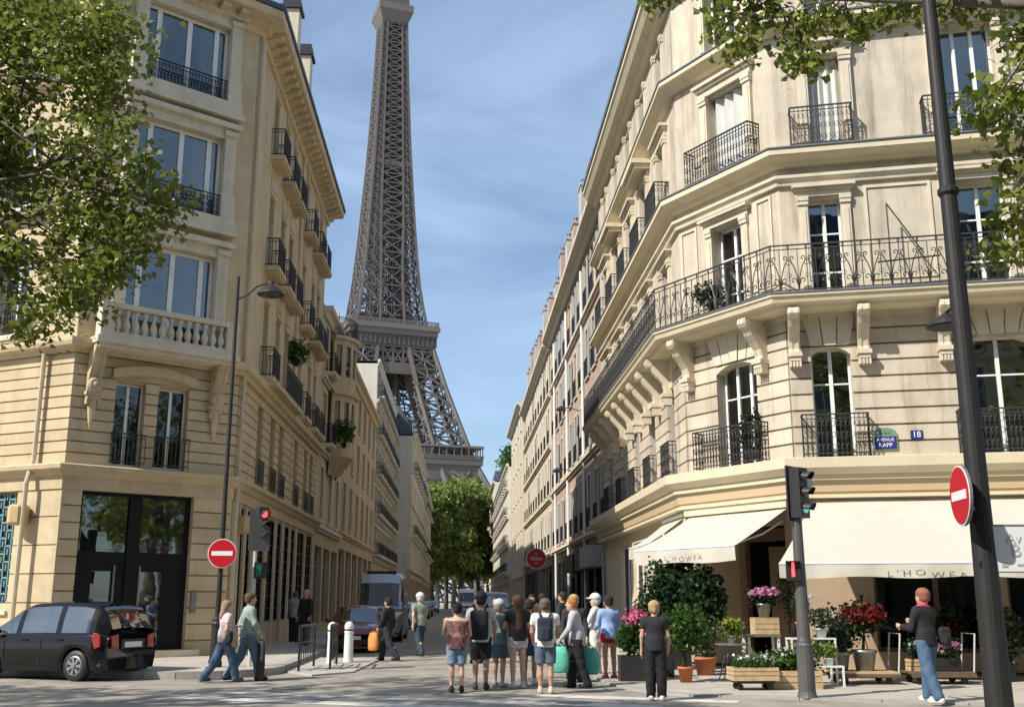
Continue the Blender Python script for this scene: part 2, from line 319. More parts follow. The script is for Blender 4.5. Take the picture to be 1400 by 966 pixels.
def balconet(B,F,u0,u1,z,out,h,style='dense',m='iron',slab='stone_pale',th=.14,name='balcony'):
    if slab: put('balcony_slab',MB().box(u0-.06,u1+.06,-out-.06,.0,z-th,z).box(u0-.0,u1,-out,.0,z-th-.08,z-th),slab,F.M,B)
    mb=MB(); rail_run(mb,T(u0,-out,z),u1-u0,h,style)
    if out>.12:
        for u in (u0,u1): rail_run(mb,T(u,-out,z)@RZ(math.pi/2),out,h,'bars' if style=='bars' else 'dense')
    put('railing',mb,m,F.M,B)
def console(w,dep,hh):      # scroll bracket: side profile in (y,z), top flush with z=0
    p=[(.0,0),(-dep,0),(-dep-.03,-.06),(-dep-.04,-.14),(-dep+.02,-.22),(-dep+.1,-.25),(-dep*.72,-hh*.42),(-dep*.5,-hh*.58),(-dep*.32,-hh*.74),(-dep*.26,-hh*.9),(-dep*.3,-hh),(0,-hh)]
    mb=MB().prism(p,-w/2,w/2,'x')
    for x in (-w/2-.012,w/2-.008): mb.prism([(-dep+.07+.085*math.cos(R(a)),-.13+.085*math.sin(R(a))) for a in range(0,360,36)],x,x+.02,'x')
    for x in (-w*.28,w*.28): mb.prism([(a-.02 if a<0 else a,b) for a,b in p],x-w*.1,x+w*.1,'x')
    mb.box(-w*.62,w*.62,-dep*.42,0,-hh-.1,-hh); mb.box(-w*.5,w*.5,-dep*.36,0,-hh-.2,-hh-.1)
    for x in (-w*.42,-w*.14,w*.14,w*.42): mb.box(x-w*.1,x+w*.1,-dep*.34,0,-hh-.34,-hh-.2)
    return mb
def surround(B,F,u0,u1,z0,z1,m,pw=.24,out=.09,head=.5,cap=True):
    for a in (u0-pw,u1):
        mb=MB().box(a,a+pw,-out,.0,z0,z1+.0).box(a+.05,a+pw-.05,-out-.02,-out,z0+.25,z1-.35).box(a-.02,a+pw+.02,-out-.04,.0,z1-.22,z1-.12).box(a-.03,a+pw+.03,-out-.06,.0,z1-.12,z1)
        put('pilaster',mb,m,F.M,B)
    if cap:
        mb=MB().box(u0-pw-.04,u1+pw+.04,-out-.01,.0,z1,z1+head*.35).box(u0-pw-.09,u1+pw+.09,-out-.08,.0,z1+head*.35,z1+head*.5).box(u0-pw-.14,u1+pw+.14,-out-.16,.0,z1+head*.5,z1+head*.66)
        put('lintel',mb,m,F.M,B)
def chimney(B,M,w,d,h,n,m='stone_grey'):
    mb=MB().box(-w/2,w/2,-d/2,d/2,0,h).box(-w/2-.06,w/2+.06,-d/2-.06,d/2+.06,h,h+.14); c=put('chimney',mb,m,M,B)
    for i in range(n): put('chimney_pot',shared(('pot',),lambda:MB().lathe([(.12,0),(.1,.35),(.14,.36),(.14,.42),(.08,.42)],8)),'terracotta' if i%2 else 'zinc',M@T((i-(n-1)/2)*w/n*.9,0,h+.14),c)
# ---------------------------------------------------------------- the florist's corner building
RP=[(6.0,44.0),(6.0,27.55),(7.84,24.28),(22,20.5)]
RSF,RCF,RAF=Fr(RP[0],RP[1]),Fr(RP[1],RP[2]),Fr(RP[2],RP[3])
BR=thing('corner_building','pale limestone corner apartment building with long wrought iron balcony above the cream awnings','building',T(8,26,0))
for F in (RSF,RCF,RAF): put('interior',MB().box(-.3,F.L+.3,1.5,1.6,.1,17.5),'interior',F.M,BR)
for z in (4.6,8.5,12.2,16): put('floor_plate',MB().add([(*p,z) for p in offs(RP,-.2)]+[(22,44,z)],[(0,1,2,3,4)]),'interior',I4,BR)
Z1,Z2,Z3,Z4,Z5=4.82,8.62,12.45,16.05,18.9
# first storey: rusticated, windows
rs_c=[3.2-.9,6.4-.9,9.4-.9,12.4-.9,15.1-.6]
op1={RSF:[(c-.5,c+.5,Z1,7.45) for c in rs_c],RCF:[(1.24,2.66,Z1,7.5)],RAF:[(.5,1.42,Z1,7.5),(3.95,5.45,Z1,7.6),(8.2,9.3,Z1,7.5),(11.2,12.6,Z1,7.5)]}
for F,ops in op1.items():
    rustic(BR,F,0 if F is not RCF else .05,F.L if F is not RCF else F.L-.05,Z1,8.3,ops,.375,'stone','stone_grey')
    for i,o in enumerate(ops):
        arched(BR,F,o[0],o[1],7.5 if F is not RAF or i!=1 else 7.6,.2 if F is not RSF else .12,'stone_pale')
        window(BR,F,o[0],o[1],Z1,o[3],.3,3 if (o[1]-o[0])>1.3 and F is RCF else 2,(.68,),curtain=0)
        if F is RSF: balconet(BR,F,o[0]-.1,o[1]+.1,Z1+.02,.22,1.1,'dense',slab=None)
        elif F is RCF: balconet(BR,F,.62,2.95,Z1+.02,.34,1.0,'dense',slab=None)
        else: balconet(BR,F,o[0]-.3,o[1]+.26,Z1+.02,.34,1.0,'dense',slab=None)
        c=(o[0]+o[1])/2; w=(o[1]-o[0])/2       # voussoirs over the head
        nv=5 if w>.6 else 3
        for k in range(nv):
            f0=-1+2*k/nv; f1=-1+2*(k+1)/nv; sp=1.35
            put('voussoir',MB().prism([(c+f0*w+.015,o[3]+.03),(c+f1*w-.015,o[3]+.03),(c+f1*w*sp-.015,8.22),(c+f0*w*sp+.015,8.22)],-.05-.02*(k==nv//2),.04,'y'),'stone_pale',F.M,BR)
put('ledge',sweep(RP,[(-.05,4.3),(.42,4.3),(.42,4.42),(.5,4.44),(.62,4.56),(.64,4.78),(.58,4.80),(-.05,4.83)]),'stone_cream',I4,BR)
put('fascia',sweep(RP,[(-.05,3.96),(.26,3.96),(.26,4.02),(.3,4.04),(.34,4.3),(-.05,4.3)]),'fascia',I4,BR); put('moulding',sweep(RP,[(0,3.9),(.33,3.9),(.33,3.958),(0,3.958)]),'stone_cream',I4,BR)
# long balcony
put('balcony_slab',sweep(RP,[(-.05,8.32),(.6,8.32),(.64,8.40),(.78,8.44),(.82,8.56),(.86,8.58),(.86,8.66),(-.05,8.66)]),'stone_cream',I4,BR)
put('frieze',sweep(RP,[(-.02,8.2),(.06,8.2),(.1,8.32),(-.02,8.32)]),'stone',I4,BR)
bp=offs(RP,.78)
for i in range(3):
    F=Fr(bp[i],bp[i+1]); mb=MB(); rail_run(mb,T(0,0,8.66),F.L,1.2,'scroll',.42); put('railing',mb,'iron',F.M,BR)
cons=shared(('console',),lambda:console(.26,.7,.98))
for F,us in ((RSF,[1.2+1.68*k for k in range(9)]),(RCF,[.28,2.95]),(RAF,[.14,1.72,3.52,6.0,7.7,9.8])):
    for u in us: put('console',cons,'stone_pale',F.M@T(u,0,8.33),BR)
# second storey
op2={RSF:[(c-.55,c+.55,Z2,11.15) for c in rs_c],RCF:[(1.35,2.45,Z2,11.2)],RAF:[(.66,1.45,Z2,11.25),(4.05,5.2,Z2,11.4),(8.3,9.2,Z2,11.25),(11.4,12.4,Z2,11.25)]}
for F,ops in op2.items():
    put('wall',wallcells(0,F.L,Z2,12.12,ops),'stone',F.M,BR)
    for o in ops:
        window(BR,F,o[0],o[1],Z2+.02,o[3],.28,2,(.3,.68),curtain=1 if F is RAF and o[0]>4 else 0); surround(BR,F,o[0],o[1],Z2+.04,o[3]+.06,'stone_pale',.22,.07,.4)
for F,ps in ((RCF,[(.1,.75),(2.95,3.5)]),(RAF,[(2.0,3.55),(6.0,7.9)])):
    for a,b in ps:       # raised panel frames between the windows
        mb=MB(); 
        for (x0,x1,z0,z1) in ((a,a+.07,9.1,11.5),(b-.07,b,9.1,11.5),(a+.07,b-.07,9.1,9.17),(a+.07,b-.07,11.43,11.5)): mb.box(x0,x1,-.04,.01,z0,z1)
        put('wall_panel',mb,'stone_pale',F.M,BR)
put('ledge',sweep(RP,[(-.02,11.62),(.1,11.62),(.12,11.72),(.2,11.78),(.2,11.86),(.1,11.9),(-.02,11.9)]),'stone_pale',I4,BR)
put('ledge',sweep(RP,[(-.05,12.1),(.16,12.1),(.24,12.2),(.46,12.26),(.5,12.3),(.5,12.44),(.46,12.47),(-.05,12.5)]),'stone_cream',I4,BR)
for z,d in ((8.66,.87),(12.47,.52),(16.07,.46)): put('lead_flashing',sweep(RP,[(d-.3,z+.003),(d,z-.02),(d+.012,z-.02),(d+.012,z+.02),(d-.3,z+.04)]),'zinc',I4,BR)
# third storey
op3={RSF:[(c-.55,c+.55,12.5,14.95) for c in rs_c],RCF:[(1.4,2.8,12.5,15.0)],RAF:[(.86,1.66,12.5,15.05),(4.0,5.3,12.5,15.55),(8.3,9.2,12.5,15.1),(11.4,12.4,12.5,15.1)]}
for F,ops in op3.items():
    put('wall',wallcells(0,F.L,12.46,15.75,ops),'stone',F.M,BR)
    for i,o in enumerate(ops):
        surround(BR,F,o[0],o[1],12.5,o[3]+.06,'stone_pale',.26,.1,.55)
        if F is RCF or (F is RAF and i!=1):
            n=8; w=(o[1]-o[0])/n
            for k in range(n):
                a=R(38 if k%2 else -38); put('shutter',MB().box(-w*.62,w*.62,-.012,.012,0,o[3]-12.56),'shutter_grey',F.M@T(o[0]+(k+.5)*w,.2,12.54)@RZ(a),BR)
        else: window(BR,F,o[0],o[1],12.52,o[3],.28,2 if F is not RAF else 3,(),curtain=1)
        if F is RSF: balconet(BR,F,o[0]-.28,o[1]+.28,12.5,.42,1.05,'dense',slab=None)
        else: balconet(BR,F,o[0]-.62 if F is RCF else o[0]-.5,o[1]+.4 if F is RCF else o[1]+.16,12.5,.4,1.06,'dense',slab=None)
put('ledge',sweep(RP,[(-.05,15.72),(.16,15.72),(.24,15.82),(.4,15.88),(.44,15.92),(.44,16.04),(.4,16.06),(-.05,16.1)]),'stone_cream',I4,BR)
op4={RSF:[(c-.55,c+.55,16.4,18.3) for c in rs_c],RCF:[(1.4,2.6,16.15,18.3)],RAF:[(.9,1.7,16.15,18.3),(4.1,5.2,16.15,18.3),(8.3,9.2,16.15,18.3)]}
for F,ops in op4.items():
    put('wall',wallcells(0,F.L,16.06,18.7,ops),'stone',F.M,BR)
    for o in ops: window(BR,F,o[0],o[1],o[2],o[3],.28,2,(.6,))
    for o in ops: surround(BR,F,o[0],o[1],o[2],o[3]+.05,'stone_pale',.2,.06,.3,cap=False)
for o in op3[RSF][1::2]:        # projecting gabled hoods between the street windows
    put('hood',MB().box(o[0]-.5,o[1]+.5,-.62,0,15.35,15.5).box(o[0]-.42,o[1]+.42,-.5,0,15.2,15.35),'stone_cream',RSF.M,BR)
put('cornice',sweep(RP,[(-.05,18.6),(.2,18.6),(.26,18.8),(.5,18.9),(.62,19.1),(.68,19.16),(.68,19.34),(-.05,19.4)]),'stone_cream',I4,BR)
put('gutter',sweep(RP,[(.55,19.35),(.74,19.35),(.74,19.5),(.55,19.5)]),'zinc',I4,BR)
ro=offs(RP,-1.4); put('roof',MB().add([(*p,19.38) for p in offs(RP,.1)]+[(*p,22.2) for p in ro]+[(22,44,22.3)],[(0,1,5,4),(1,2,6,5),(2,3,7,6),(4,5,6,7,8)]),'slate',I4,BR)
for u in (3,9,14): chimney(BR,RSF.M@T(u,2.2,20.5),1.6,.6,3.0,4)
put('drain_pipe',MB().tube([(-.02,-.12,.1),(-.02,-.12,4.0)],.06,8),'frame_grey',RSF.M@T(.3,0,0),BR)
# ground floor: shop fronts
op0={RSF:[(c-1.2,c+1.1,.7,3.5) for c in rs_c[1:4]]+[(14.0,15.9,.45,3.3)],RCF:[(1.75,3.3,.12,3.35)],RAF:[(1.55,4.2,.5,3.5),(4.35,7.3,.5,3.5),(7.6,10.6,.5,3.5),(10.9,13.9,.5,3.5)]}
for F,ops in op0.items():
    put('shop_wall',wallcells(0,F.L,.1,4.0,ops,0,.3),'shop_wall' if F is not RSF else 'stone_cream',F.M,BR)
    for o in ops:
        if F is RCF: continue
        window(BR,F,o[0],o[1],o[2],o[3],.12,2,(),'frame_white' if F is RSF else 'wood_dark','glass_shop',bar=.07)
for a,b in ((0,.28),(F.L-.28,F.L)): pass
d=put('door',MB().box(1.75,3.3,.25,.3,3.0,3.3).box(1.75,1.83,.22,.3,.12,3.0).box(3.22,3.3,.22,.3,.12,3.0),'wood_dark',RCF.M,BR)
put('door_leaf',MB().box(0,.75,0,.05,.14,2.9),'shop_wall',RCF.M@T(2.02,.75,0)@RZ(R(12)),d)
put('transom_light',MB().box(1.83,3.22,.27,.285,3.03,3.27),'glass_dark',RCF.M,d)
for u in (.06,1.2): put('pilaster',MB().box(u,u+.34,-.1,0,.1,3.9).box(u-.03,u+.37,-.14,0,.1,.4).box(u-.03,u+.37,-.14,0,3.55,3.7),'stone_cream',RSF.M@T(14.9 if u>1 else 13.4,0,0),BR)
put('blind_box',MB().box(.1,RCF.L-.1,-.28,-.02,3.72,3.94),'stone_cream',RCF.M,BR)
# ---------------------------------------------------------------- the gold limestone building across the street
LP=[(-24,34.6),(-10.2,27.6),(-6.5,30.5),(-6.5,48.0)]
LAF,LCF,LSF=Fr(LP[0],LP[1]),Fr(LP[1],LP[2]),Fr(LP[2],LP[3])
BL=thing('corner_building','golden limestone corner building with tall black glazed doors and stone balustrade balcony','building',T(-9,31,0))
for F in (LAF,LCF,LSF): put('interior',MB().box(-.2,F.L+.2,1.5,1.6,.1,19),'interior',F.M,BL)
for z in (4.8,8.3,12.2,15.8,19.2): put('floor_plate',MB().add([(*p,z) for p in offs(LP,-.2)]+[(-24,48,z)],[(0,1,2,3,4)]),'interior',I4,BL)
ys_=[3.6,5.9,7.75,11.2,13.9,15.6]       # window axes on the side street
aL=LAF.L
# ground floor
gops={LAF:[(aL-3.75,aL-1.55,1.35,4.38),(aL-7.6,aL-5.4,1.35,4.38),(aL-11.5,aL-9.3,1.35,4.38)],LCF:[(.52,3.58,.3,4.4)],LSF:[(1.35,2.0,.9,4.3),(2.3,3.2,.9,4.3),(3.5,5.5,.9,4.3),(6.1,8.9,.9,4.3),(9.3,12.1,.9,4.3),(12.6,14.6,.9,4.3),(14.9,16.9,.9,4.3)]}
for F,ops in gops.items(): rustic(BL,F,0,F.L,.12,4.42,ops,.43 if F is LCF else .7,'stone_gold','stone_tan',gap=.03 if F is not LCF else .04,deep=.03 if F is LSF else .06)
put('plinth',sweep(LP[:2],[(-.02,.1),(.1,.1),(.1,.75),(.06,.82),(-.02,.82)]),'stone_gold',I4,BL)
for o in gops[LAF]:     # teal lattice grilles
    g=window(BL,LAF,o[0],o[1],o[2],o[3],.2,1,(.5,),'frame_grey','glass_dark',bar=.05)
    mb=MB(); w=o[1]-o[0]; h=o[3]-o[2]; random.seed(3)
    nx,nz=11,15
    for i in range(nx):
        for k in range(nz):
            x=o[0]+w*i/nx; z=o[2]+h*k/nz
            if (i+k)%2: mb.box(x,x+w/nx*1.25,.1,.14,z,z+.045); mb.box(x,x+.035,.1,.14,z,z+h/nz)
            else: mb.box(x,x+.035,.1,.14,z,z+h/nz*1.3); mb.box(x+w/nx*.5,x+w/nx*.5+.035,.1,.14,z,z+h/nz*.8)
    put('grille',mb,'teal',LAF.M,g); put('sill',MB().box(o[0]-.05,o[1]+.05,-.08,.2,o[2]-.1,o[2]),'stone_pale',LAF.M,BL)
# black double door with glass
o=gops[LCF][0]; dr=put('door',MB().box(o[0],o[1],.2,.3,4.3,4.4).box(o[0],o[0]+.1,.2,.3,.32,4.3).box(o[1]-.12,o[1],.2,.3,.32,4.3).box(1.86,2.2,.16,.3,.32,4.3).box(o[0]+.1,1.86,.2,.3,2.45,2.85).box(2.2,o[1]-.12,.2,.3,2.45,2.85),'black_paint',LCF.M,BL)
for a,b,c,d_ in ((.62,1.86,1.0,1.52),(2.2,3.46,2.3,2.9)):
    lf=put('door_leaf',MB().box(a,c,.21,.28,.34,2.45).box(d_,b,.21,.28,.34,2.45).box(c,d_,.21,.28,.34,.45).box(c,d_,.21,.28,2.35,2.45),'black_paint',LCF.M,dr)
    pbox('pane','glass',LCF.M,c,d_,.235,.25,.45,2.35,dr); pbox('pane','glass',LCF.M,a,b,.235,.25,2.85,4.3,dr); pbox('handle','sign_back',LCF.M,(d_+.03 if a<1 else c-.07),(d_+.07 if a<1 else c-.03),.13,.18,.9,2.5,dr)
put('door_step',MB().box(o[0]-.2,o[1]+.3,-.3,.3,.1,.32),'stone_pale',LCF.M,BL)
# tall shop windows on the side street: dark panes behind pale mullions
for o in gops[LSF]:
    window(BL,LSF,o[0],o[1],o[2],o[3],.06,1 if o[1]-o[0]<1.2 else 2,tuple(k/8 for k in range(1,8)),'black_metal','glass_shop',bar=.035)
for a in (1.1,2.05,3.25,5.65,7.4,9.0,10.6,12.2,14.65,16.95): put('mullion',MB().box(a,a+.13,-.04,.05,.12,4.35),'stone_pale',LSF.M,BL)
put('ledge',sweep(LP,[(-.05,4.4),(.04,4.4),(.05,4.72),(.12,4.74),(.2,4.86),(.3,4.9),(.32,5.0),(.28,5.04),(-.05,5.08)]),'stone_gold',I4,BL)
# first storey
fops={LAF:[(aL-6.6,aL-5.5,5.35,7.7),(aL-10.8,aL-9.5,5.35,7.7)],LCF:[(1.16,1.98,5.1,7.35),(2.34,3.22,5.1,7.35)],LSF:[(c-.45,c+.45,5.12,7.75) for c in ys_]}
for F,ops in fops.items():
    rustic(BL,F,0,F.L,5.06,8.0,ops,.295,'stone_gold','stone_tan',gap=.04,deep=.06)
    for o in ops:
        window(BL,F,o[0],o[1],o[2],o[3],.24,2,(),bar=.05,g='glass_dark')
        if F is not LAF: balconet(BL,F,o[0]-.06,o[1]+.06,5.12,.1,.85,'bars',slab=None,m='black_metal')
# curved hood over the paired windows and the carved brackets
mb=MB(); n=14; P0=[];P1=[]
for i in range(n+1):
    x=1.0+2.4*i/n; e=.18*math.sin(math.pi*i/n); P0.append((x,7.42+e)); P1.append((x,7.66+e*1.1))
mb.prism(P0+P1[::-1],-.18,0,'y'); put('hood',mb,'stone_gold',LCF.M,BL)
br=shared(('bracket',),lambda:console(.34,.55,1.25))
for u in (.52,3.98):
    b=put('bracket',br,'stone_gold',LCF.M@T(u,0,8.22),BL); put('rosette',MB().lathe([(.2,0),(.2,.04),(.15,.09),(.07,.1),(.05,.14),(.01,.15)],14,M=Matrix.Rotation(R(90),4,'X')),'stone_gold',LCF.M@T(u,-.2,7.15),b)
    put('pendant',MB().lathe([(.015,-.95),(.06,-.8),(.1,-.5),(.13,-.2),(.12,0)],8),'stone_gold',LCF.M@T(u,-.08,6.95),b)
put('balcony_slab',sweep([Vector(LP[1])+ (Vector(LP[0])-Vector(LP[1])).normalized()*7,LP[1],LP[2],LP[3]],[(-.05,8.0),(.12,8.0),(.16,8.1),(.3,8.14),(.34,8.24),(.34,8.34),(-.05,8.4)]),'stone_gold',I4,BL)
put('balcony_slab',MB().box(.3,4.35,-.75,0,8.22,8.4).box(.4,4.25,-.66,0,8.1,8.22),'stone_pale',LCF.M,BL)
# balustrade
put('pedestal',MB().box(.36,.72,-.72,-.34,8.4,9.34),'stone_pale',LCF.M,BL); put('pedestal',MB().box(3.92,4.28,-.72,-.34,8.4,9.34),'stone_pale',LCF.M,BL)
put('top_rail',MB().box(.72,3.92,-.7,-.4,9.2,9.34),'stone_pale',LCF.M,BL); put('bottom_rail',MB().box(.72,3.92,-.7,-.4,8.4,8.54),'stone_pale',LCF.M,BL)
bal=shared(('baluster',),lambda:MB().lathe([(.09,0),(.09,.05),(.05,.08),(.105,.2),(.1,.28),(.05,.42),(.045,.52),(.07,.56),(.085,.6),(.085,.66)],10),True)
for i in range(13): put('baluster',bal,'stone_pale',LCF.M@T(.84+.2467*i,-.55,8.54),BL)
# oriel: three storeys of wide windows with pilasters
for z0,z1,zs,ztop in ((8.42,11.35,8.5,12.1),(12.1,15.1,12.6,15.8),(15.8,18.75,16.3,19.2)):
    put('wall',wallcells(0,LCF.L,z0,ztop,[(1.1,3.72,zs,z1)],0,.4),'stone_gold',LCF.M,BL)
    for a in (.78,3.72): put('pilaster',MB().box(a,a+.34,-.2,0,zs,z1+.1).box(a-.04,a+.38,-.26,0,z1+.1,z1+.26).box(a-.04,a+.38,-.26,0,zs,zs+.75),'stone_pale',LCF.M,BL)
    window(BL,LCF,1.1,3.72,zs+.05,z1,.12,4,(),bar=.09,widths=(.17,.36,.33,.14),curtain=1,g='glass')
    put('lintel',MB().box(.72,4.1,-.16,0,z1+.02,z1+.34).box(.64,4.2,-.32,0,z1+.34,z1+.5),'stone_pale',LCF.M,BL)
    if z0>9:
        put('parapet',MB().box(.7,4.14,-.3,0,zs-.42,zs-.02).box(.64,4.2,-.36,0,zs-.55,zs-.42),'stone_pale',LCF.M,BL); balconet(BL,LCF,1.12,3.7,zs-.02,.14,.72,'dense',slab=None,m='black_metal')
# upper walls on the avenue and the side street
for z0,z1,wz0,wz1,pr in ((8.38,12.1,8.6,11.2,.55),(12.1,15.9,12.3,14.9,.5),(15.9,19.2,16.2,18.5,.5)):
    aops=[(aL-c-.6,aL-c+.6,wz0,wz1) for c in (2.6,5.4,8.6)]
    put('wall',wallcells(0,aL,z0,z1,aops),'stone_gold',LAF.M,BL)
    for o in aops: window(BL,LAF,*o,.25,2,(.7,),curtain=1); balconet(BL,LAF,o[0]-.2,o[1]+.2,wz0,.3,.95,'dense',m='black_metal')
    sops=[(c-.42,c+.42,wz0,wz1) for c in ys_]
    put('wall',wallcells(0,LSF.L,z0,z1,sops),'stone_gold',LSF.M,BL)
    for k,o in enumerate(sops):
        window(BL,LSF,*o,.25,2,(.7,),g='glass_dark')
        if not (z0<9 and k in (1,2)): balconet(BL,LSF,o[0]-.24,o[1]+.24,wz0,.42,.98,'bars',m='black_metal',slab='stone_gold')
        put('window_panel',MB().box(o[0]-.1,o[1]+.1,-.05,0,wz1+.05,wz1+.2).box(o[0]-.02,o[1]+.02,-.04,0,wz1+.3,min(z1,wz1+.75)),'stone_gold',LSF.M,BL)
    for a in (.35,9.4): put('pilaster',MB().box(a,a+.4,-.1,0,z0,z1),'stone_gold',LSF.M,BL)
put('balcony_slab',MB().box(2.9,8.7,-.6,0,8.3,8.45),'stone_gold',LSF.M,BL); mb=MB(); rail_run(mb,T(5.0,-.55,8.45),3.6,1.0,'bars'); put('railing',mb,'black_metal',LSF.M,BL)
for u,c in ((.12,'pipe'),): put('drain_pipe',MB().tube([(u,-.12,.2),(u,-.12,18.9)],.065,8).lathe([(.09,0),(.1,.12),(.09,.24)],8,(u,-.12,8.3)).lathe([(.09,0),(.1,.12),(.09,.24)],8,(u,-.12,4.9)),'pipe',LSF.M,BL)
put('drain_pipe',MB().tube([(aL-.95,-.3,.3),(aL-.95,-.3,4.55),(aL-.95,-.14,5.2),(aL-.95,-.14,8.0)],.065,8),'pipe',LAF.M,BL)
for F,u in ((LAF,aL-1.18),(LSF,1.0)):
    put('wall_box',MB().lathe([(.19,-.26),(.26,-.2),(.26,.2),(.19,.26)],8),'ochre',F.M@T(u,-.24,3.75),BL)
put('wall_box',MB().box(-.07,.07,-.1,0,-.28,.28),'sign_back',LCF.M@T(3.72,0,1.55),BL)
put('cornice',sweep(LP,[(-.05,18.95),(.1,18.95),(.14,19.15),(.3,19.2),(.34,19.32),(.75,19.36),(.8,19.46),(.8,19.6),(-.05,19.66)]),'stone_gold',I4,BL)
for F,L0,L1 in ((LSF,.3,17.3),(LCF,.5,4.4)):
    n=int((L1-L0)/.62)
    for i in range(n): put('modillion',shared(('modillion',),lambda:MB().prism([(0,0),(-.62,0),(-.66,-.08),(-.6,-.16),(-.2,-.24),(0,-.32)],-.13,.13,'x')),'stone_gold',F.M@T(L0+.62*(i+.5),0,19.35),BL)
put('gutter',sweep(LP,[(.6,19.62),(.86,19.62),(.86,19.78),(.6,19.78)]),'slate',I4,BL)
ro=offs(LP,-1.2); put('roof',MB().add([(*p,19.64) for p in offs(LP,.3)]+[(*p,23.2) for p in ro]+[(-24,48,23.3)],[(0,1,5,4),(1,2,6,5),(2,3,7,6),(4,5,6,7,8)]),'slate',I4,BL)
mb=MB(); rail_run(mb,T(.1,-.62,19.78),4.4,.7,'scroll',.5); put('roof_railing',mb,'black_metal',LCF.M,BL)
for px,py in ((401,2),(417,66)):        # two chimneys standing at the eaves
    u,z=LSF.hit(px,py,-.2); h=z-20.4
    c=put('chimney',MB().box(-.34,.34,-.3,.3,0,h-.5),'stone_pale',LSF.M@T(u,.2,20.4),BL); put('chimney_cap',MB().box(-.44,.44,-.4,.4,h-.5,h-.36).box(-.36,.36,-.32,.32,h-.36,h),'black_metal',LSF.M@T(u,.2,20.4),c)
put('antenna',MB().tube([(0,0,0),(0,0,2.2)],.02,4).tube([(-.5,0,2.0),(.5,0,2.0)],.012,4).tube([(-.4,.1,1.7),(.4,.1,1.7)],.012,4),'sign_back',LSF.M@T(8.2,1.2,23.0),BL)
# ---------------------------------------------------------------- other buildings along the side street
def terrace(label,side,X,Y0,Y1,floors,cols,m,trim,ww=1.1,roof=2.6,bal=None,ledges=(1,2,3),shop='shop_black',shut=None,chim=0,depth=12,frame='frame_white',deep_cornice=.45,glass='glass_dark',balst='bars',simple=True,name='apartment_building',gops=None,dormer=True,P=None):
    # floors: list of storey base heights, the last one being the eaves
    P=P or ([(X,Y1),(X,Y0)] if side=='R' else [(X,Y0),(X,Y1)])
    F=Fr(*P); B=thing(name,label,'building',T(X,(Y0+Y1)/2,0)); L=F.L; sg=1 if side=='R' else -1
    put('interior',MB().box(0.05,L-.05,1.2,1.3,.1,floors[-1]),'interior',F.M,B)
    put('side_wall',MB().box(0,.3,.4,depth,.1,floors[-1]),m,F.M,B); put('side_wall',MB().box(L-.3,L,.4,depth,.1,floors[-1]),m,F.M,B)
    pitch=L/cols
    for fi,(z0,z1) in enumerate(zip(floors,floors[1:])):
        if fi==0:
            ops=gops or [(i*pitch+.35,(i+1)*pitch-.35,.5,z1-.9) for i in range(cols)]
            put('wall',wallcells(0,L,.1,z1,ops),shop,F.M,B)
            for o in ops: window(B,F,*o,.2,2 if o[1]-o[0]>1 else 1,(.75,),'shop_black' if shop=='shop_black' else 'frame_grey',glass,simple=simple)
            continue
        h=z1-z0; ops=[((i+.5)*pitch-ww/2,(i+.5)*pitch+ww/2,z0+.3,z0+min(h-.55,2.75)) for i in range(cols)]
        put('wall',wallcells(0,L,z0,z1,ops),m,F.M,B)
        for k,o in enumerate(ops):
            w=window(B,F,*o,.24,2,(.68,),frame,glass,simple=simple)
            put('window_surround',shared(('surround',m,round(o[1]-o[0],2),round(o[3]-o[2],2),trim),lambda:MB().box(-.14,0,-.05,.02,0,o[3]-o[2]+.14).box(o[1]-o[0],o[1]-o[0]+.14,-.05,.02,0,o[3]-o[2]+.14).box(0,o[1]-o[0],-.05,.02,o[3]-o[2],o[3]-o[2]+.14).box(-.16,o[1]-o[0]+.16,-.1,.02,-.1,0)),trim,F.M@T(o[0],0,o[2]),B)
            if shut and (k*7+fi*3)%4!=0:
                for a in (o[0]-.58,o[1]+.08): pbox('shutter',shut,F.M,a,a+.5,-.09,-.052,o[2],o[3],B)
            if bal is None or fi in bal: balconet(B,F,o[0]-.12,o[1]+.12,z0+.3,.12 if bal is None else .5,.9,balst,slab=None if bal is None else trim,m='black_metal')
        if fi in ledges: put('ledge',MB().box(0,L,-.22,0,z0-.14,z0+.02).box(0,L,-.12,0,z0-.26,z0-.14),trim,F.M,B)
    ze=floors[-1]
    c=deep_cornice; put('cornice',MB().prism([(0,ze-.35),(-c*.3,ze-.35),(-c*.5,ze-.12),(-c,ze-.05),(-c,ze+.16),(0,ze+.16)],-.0,L,'x'),trim,F.M,B)
    if roof:
        put('roof',MB().add([(0,-.05,ze+.17),(L,-.05,ze+.17),(L,roof*.45,ze+roof),(0,roof*.45,ze+roof),(L,depth,ze+roof+.6),(0,depth,ze+roof+.6),(L,depth,ze+.1),(0,depth,ze+.1)],[(0,1,2,3),(3,2,4,5),(5,4,6,7),(0,3,5,7),(1,6,4,2)]),'slate',F.M,B)
        if dormer:
            for i in range(cols):
                u=(i+.5)*pitch; dm=put('dormer',MB().box(u-.6,u+.6,.15,1.4,ze+.2,ze+1.75).prism([(u-.75,ze+1.75),(u+.75,ze+1.75),(u,ze+2.15)],.02,1.5,'y'),'zinc',F.M,B); pbox('pane',glass,F.M,u-.38,u+.38,.12,.147,ze+.35,ze+1.6,dm)
    else: put('roof',MB().box(0,L,0,depth,ze-.2,ze+.02),'zinc',F.M,B)
    for i in range(chim): chimney(B,F.M@T(L*(i+.5)/chim,.45,ze+.3)@RZ(R(90)),.75,1.15,3.3+.4*((i*5)%3),2,('stone_grey','brick_pink')[i%2])
    return B,F
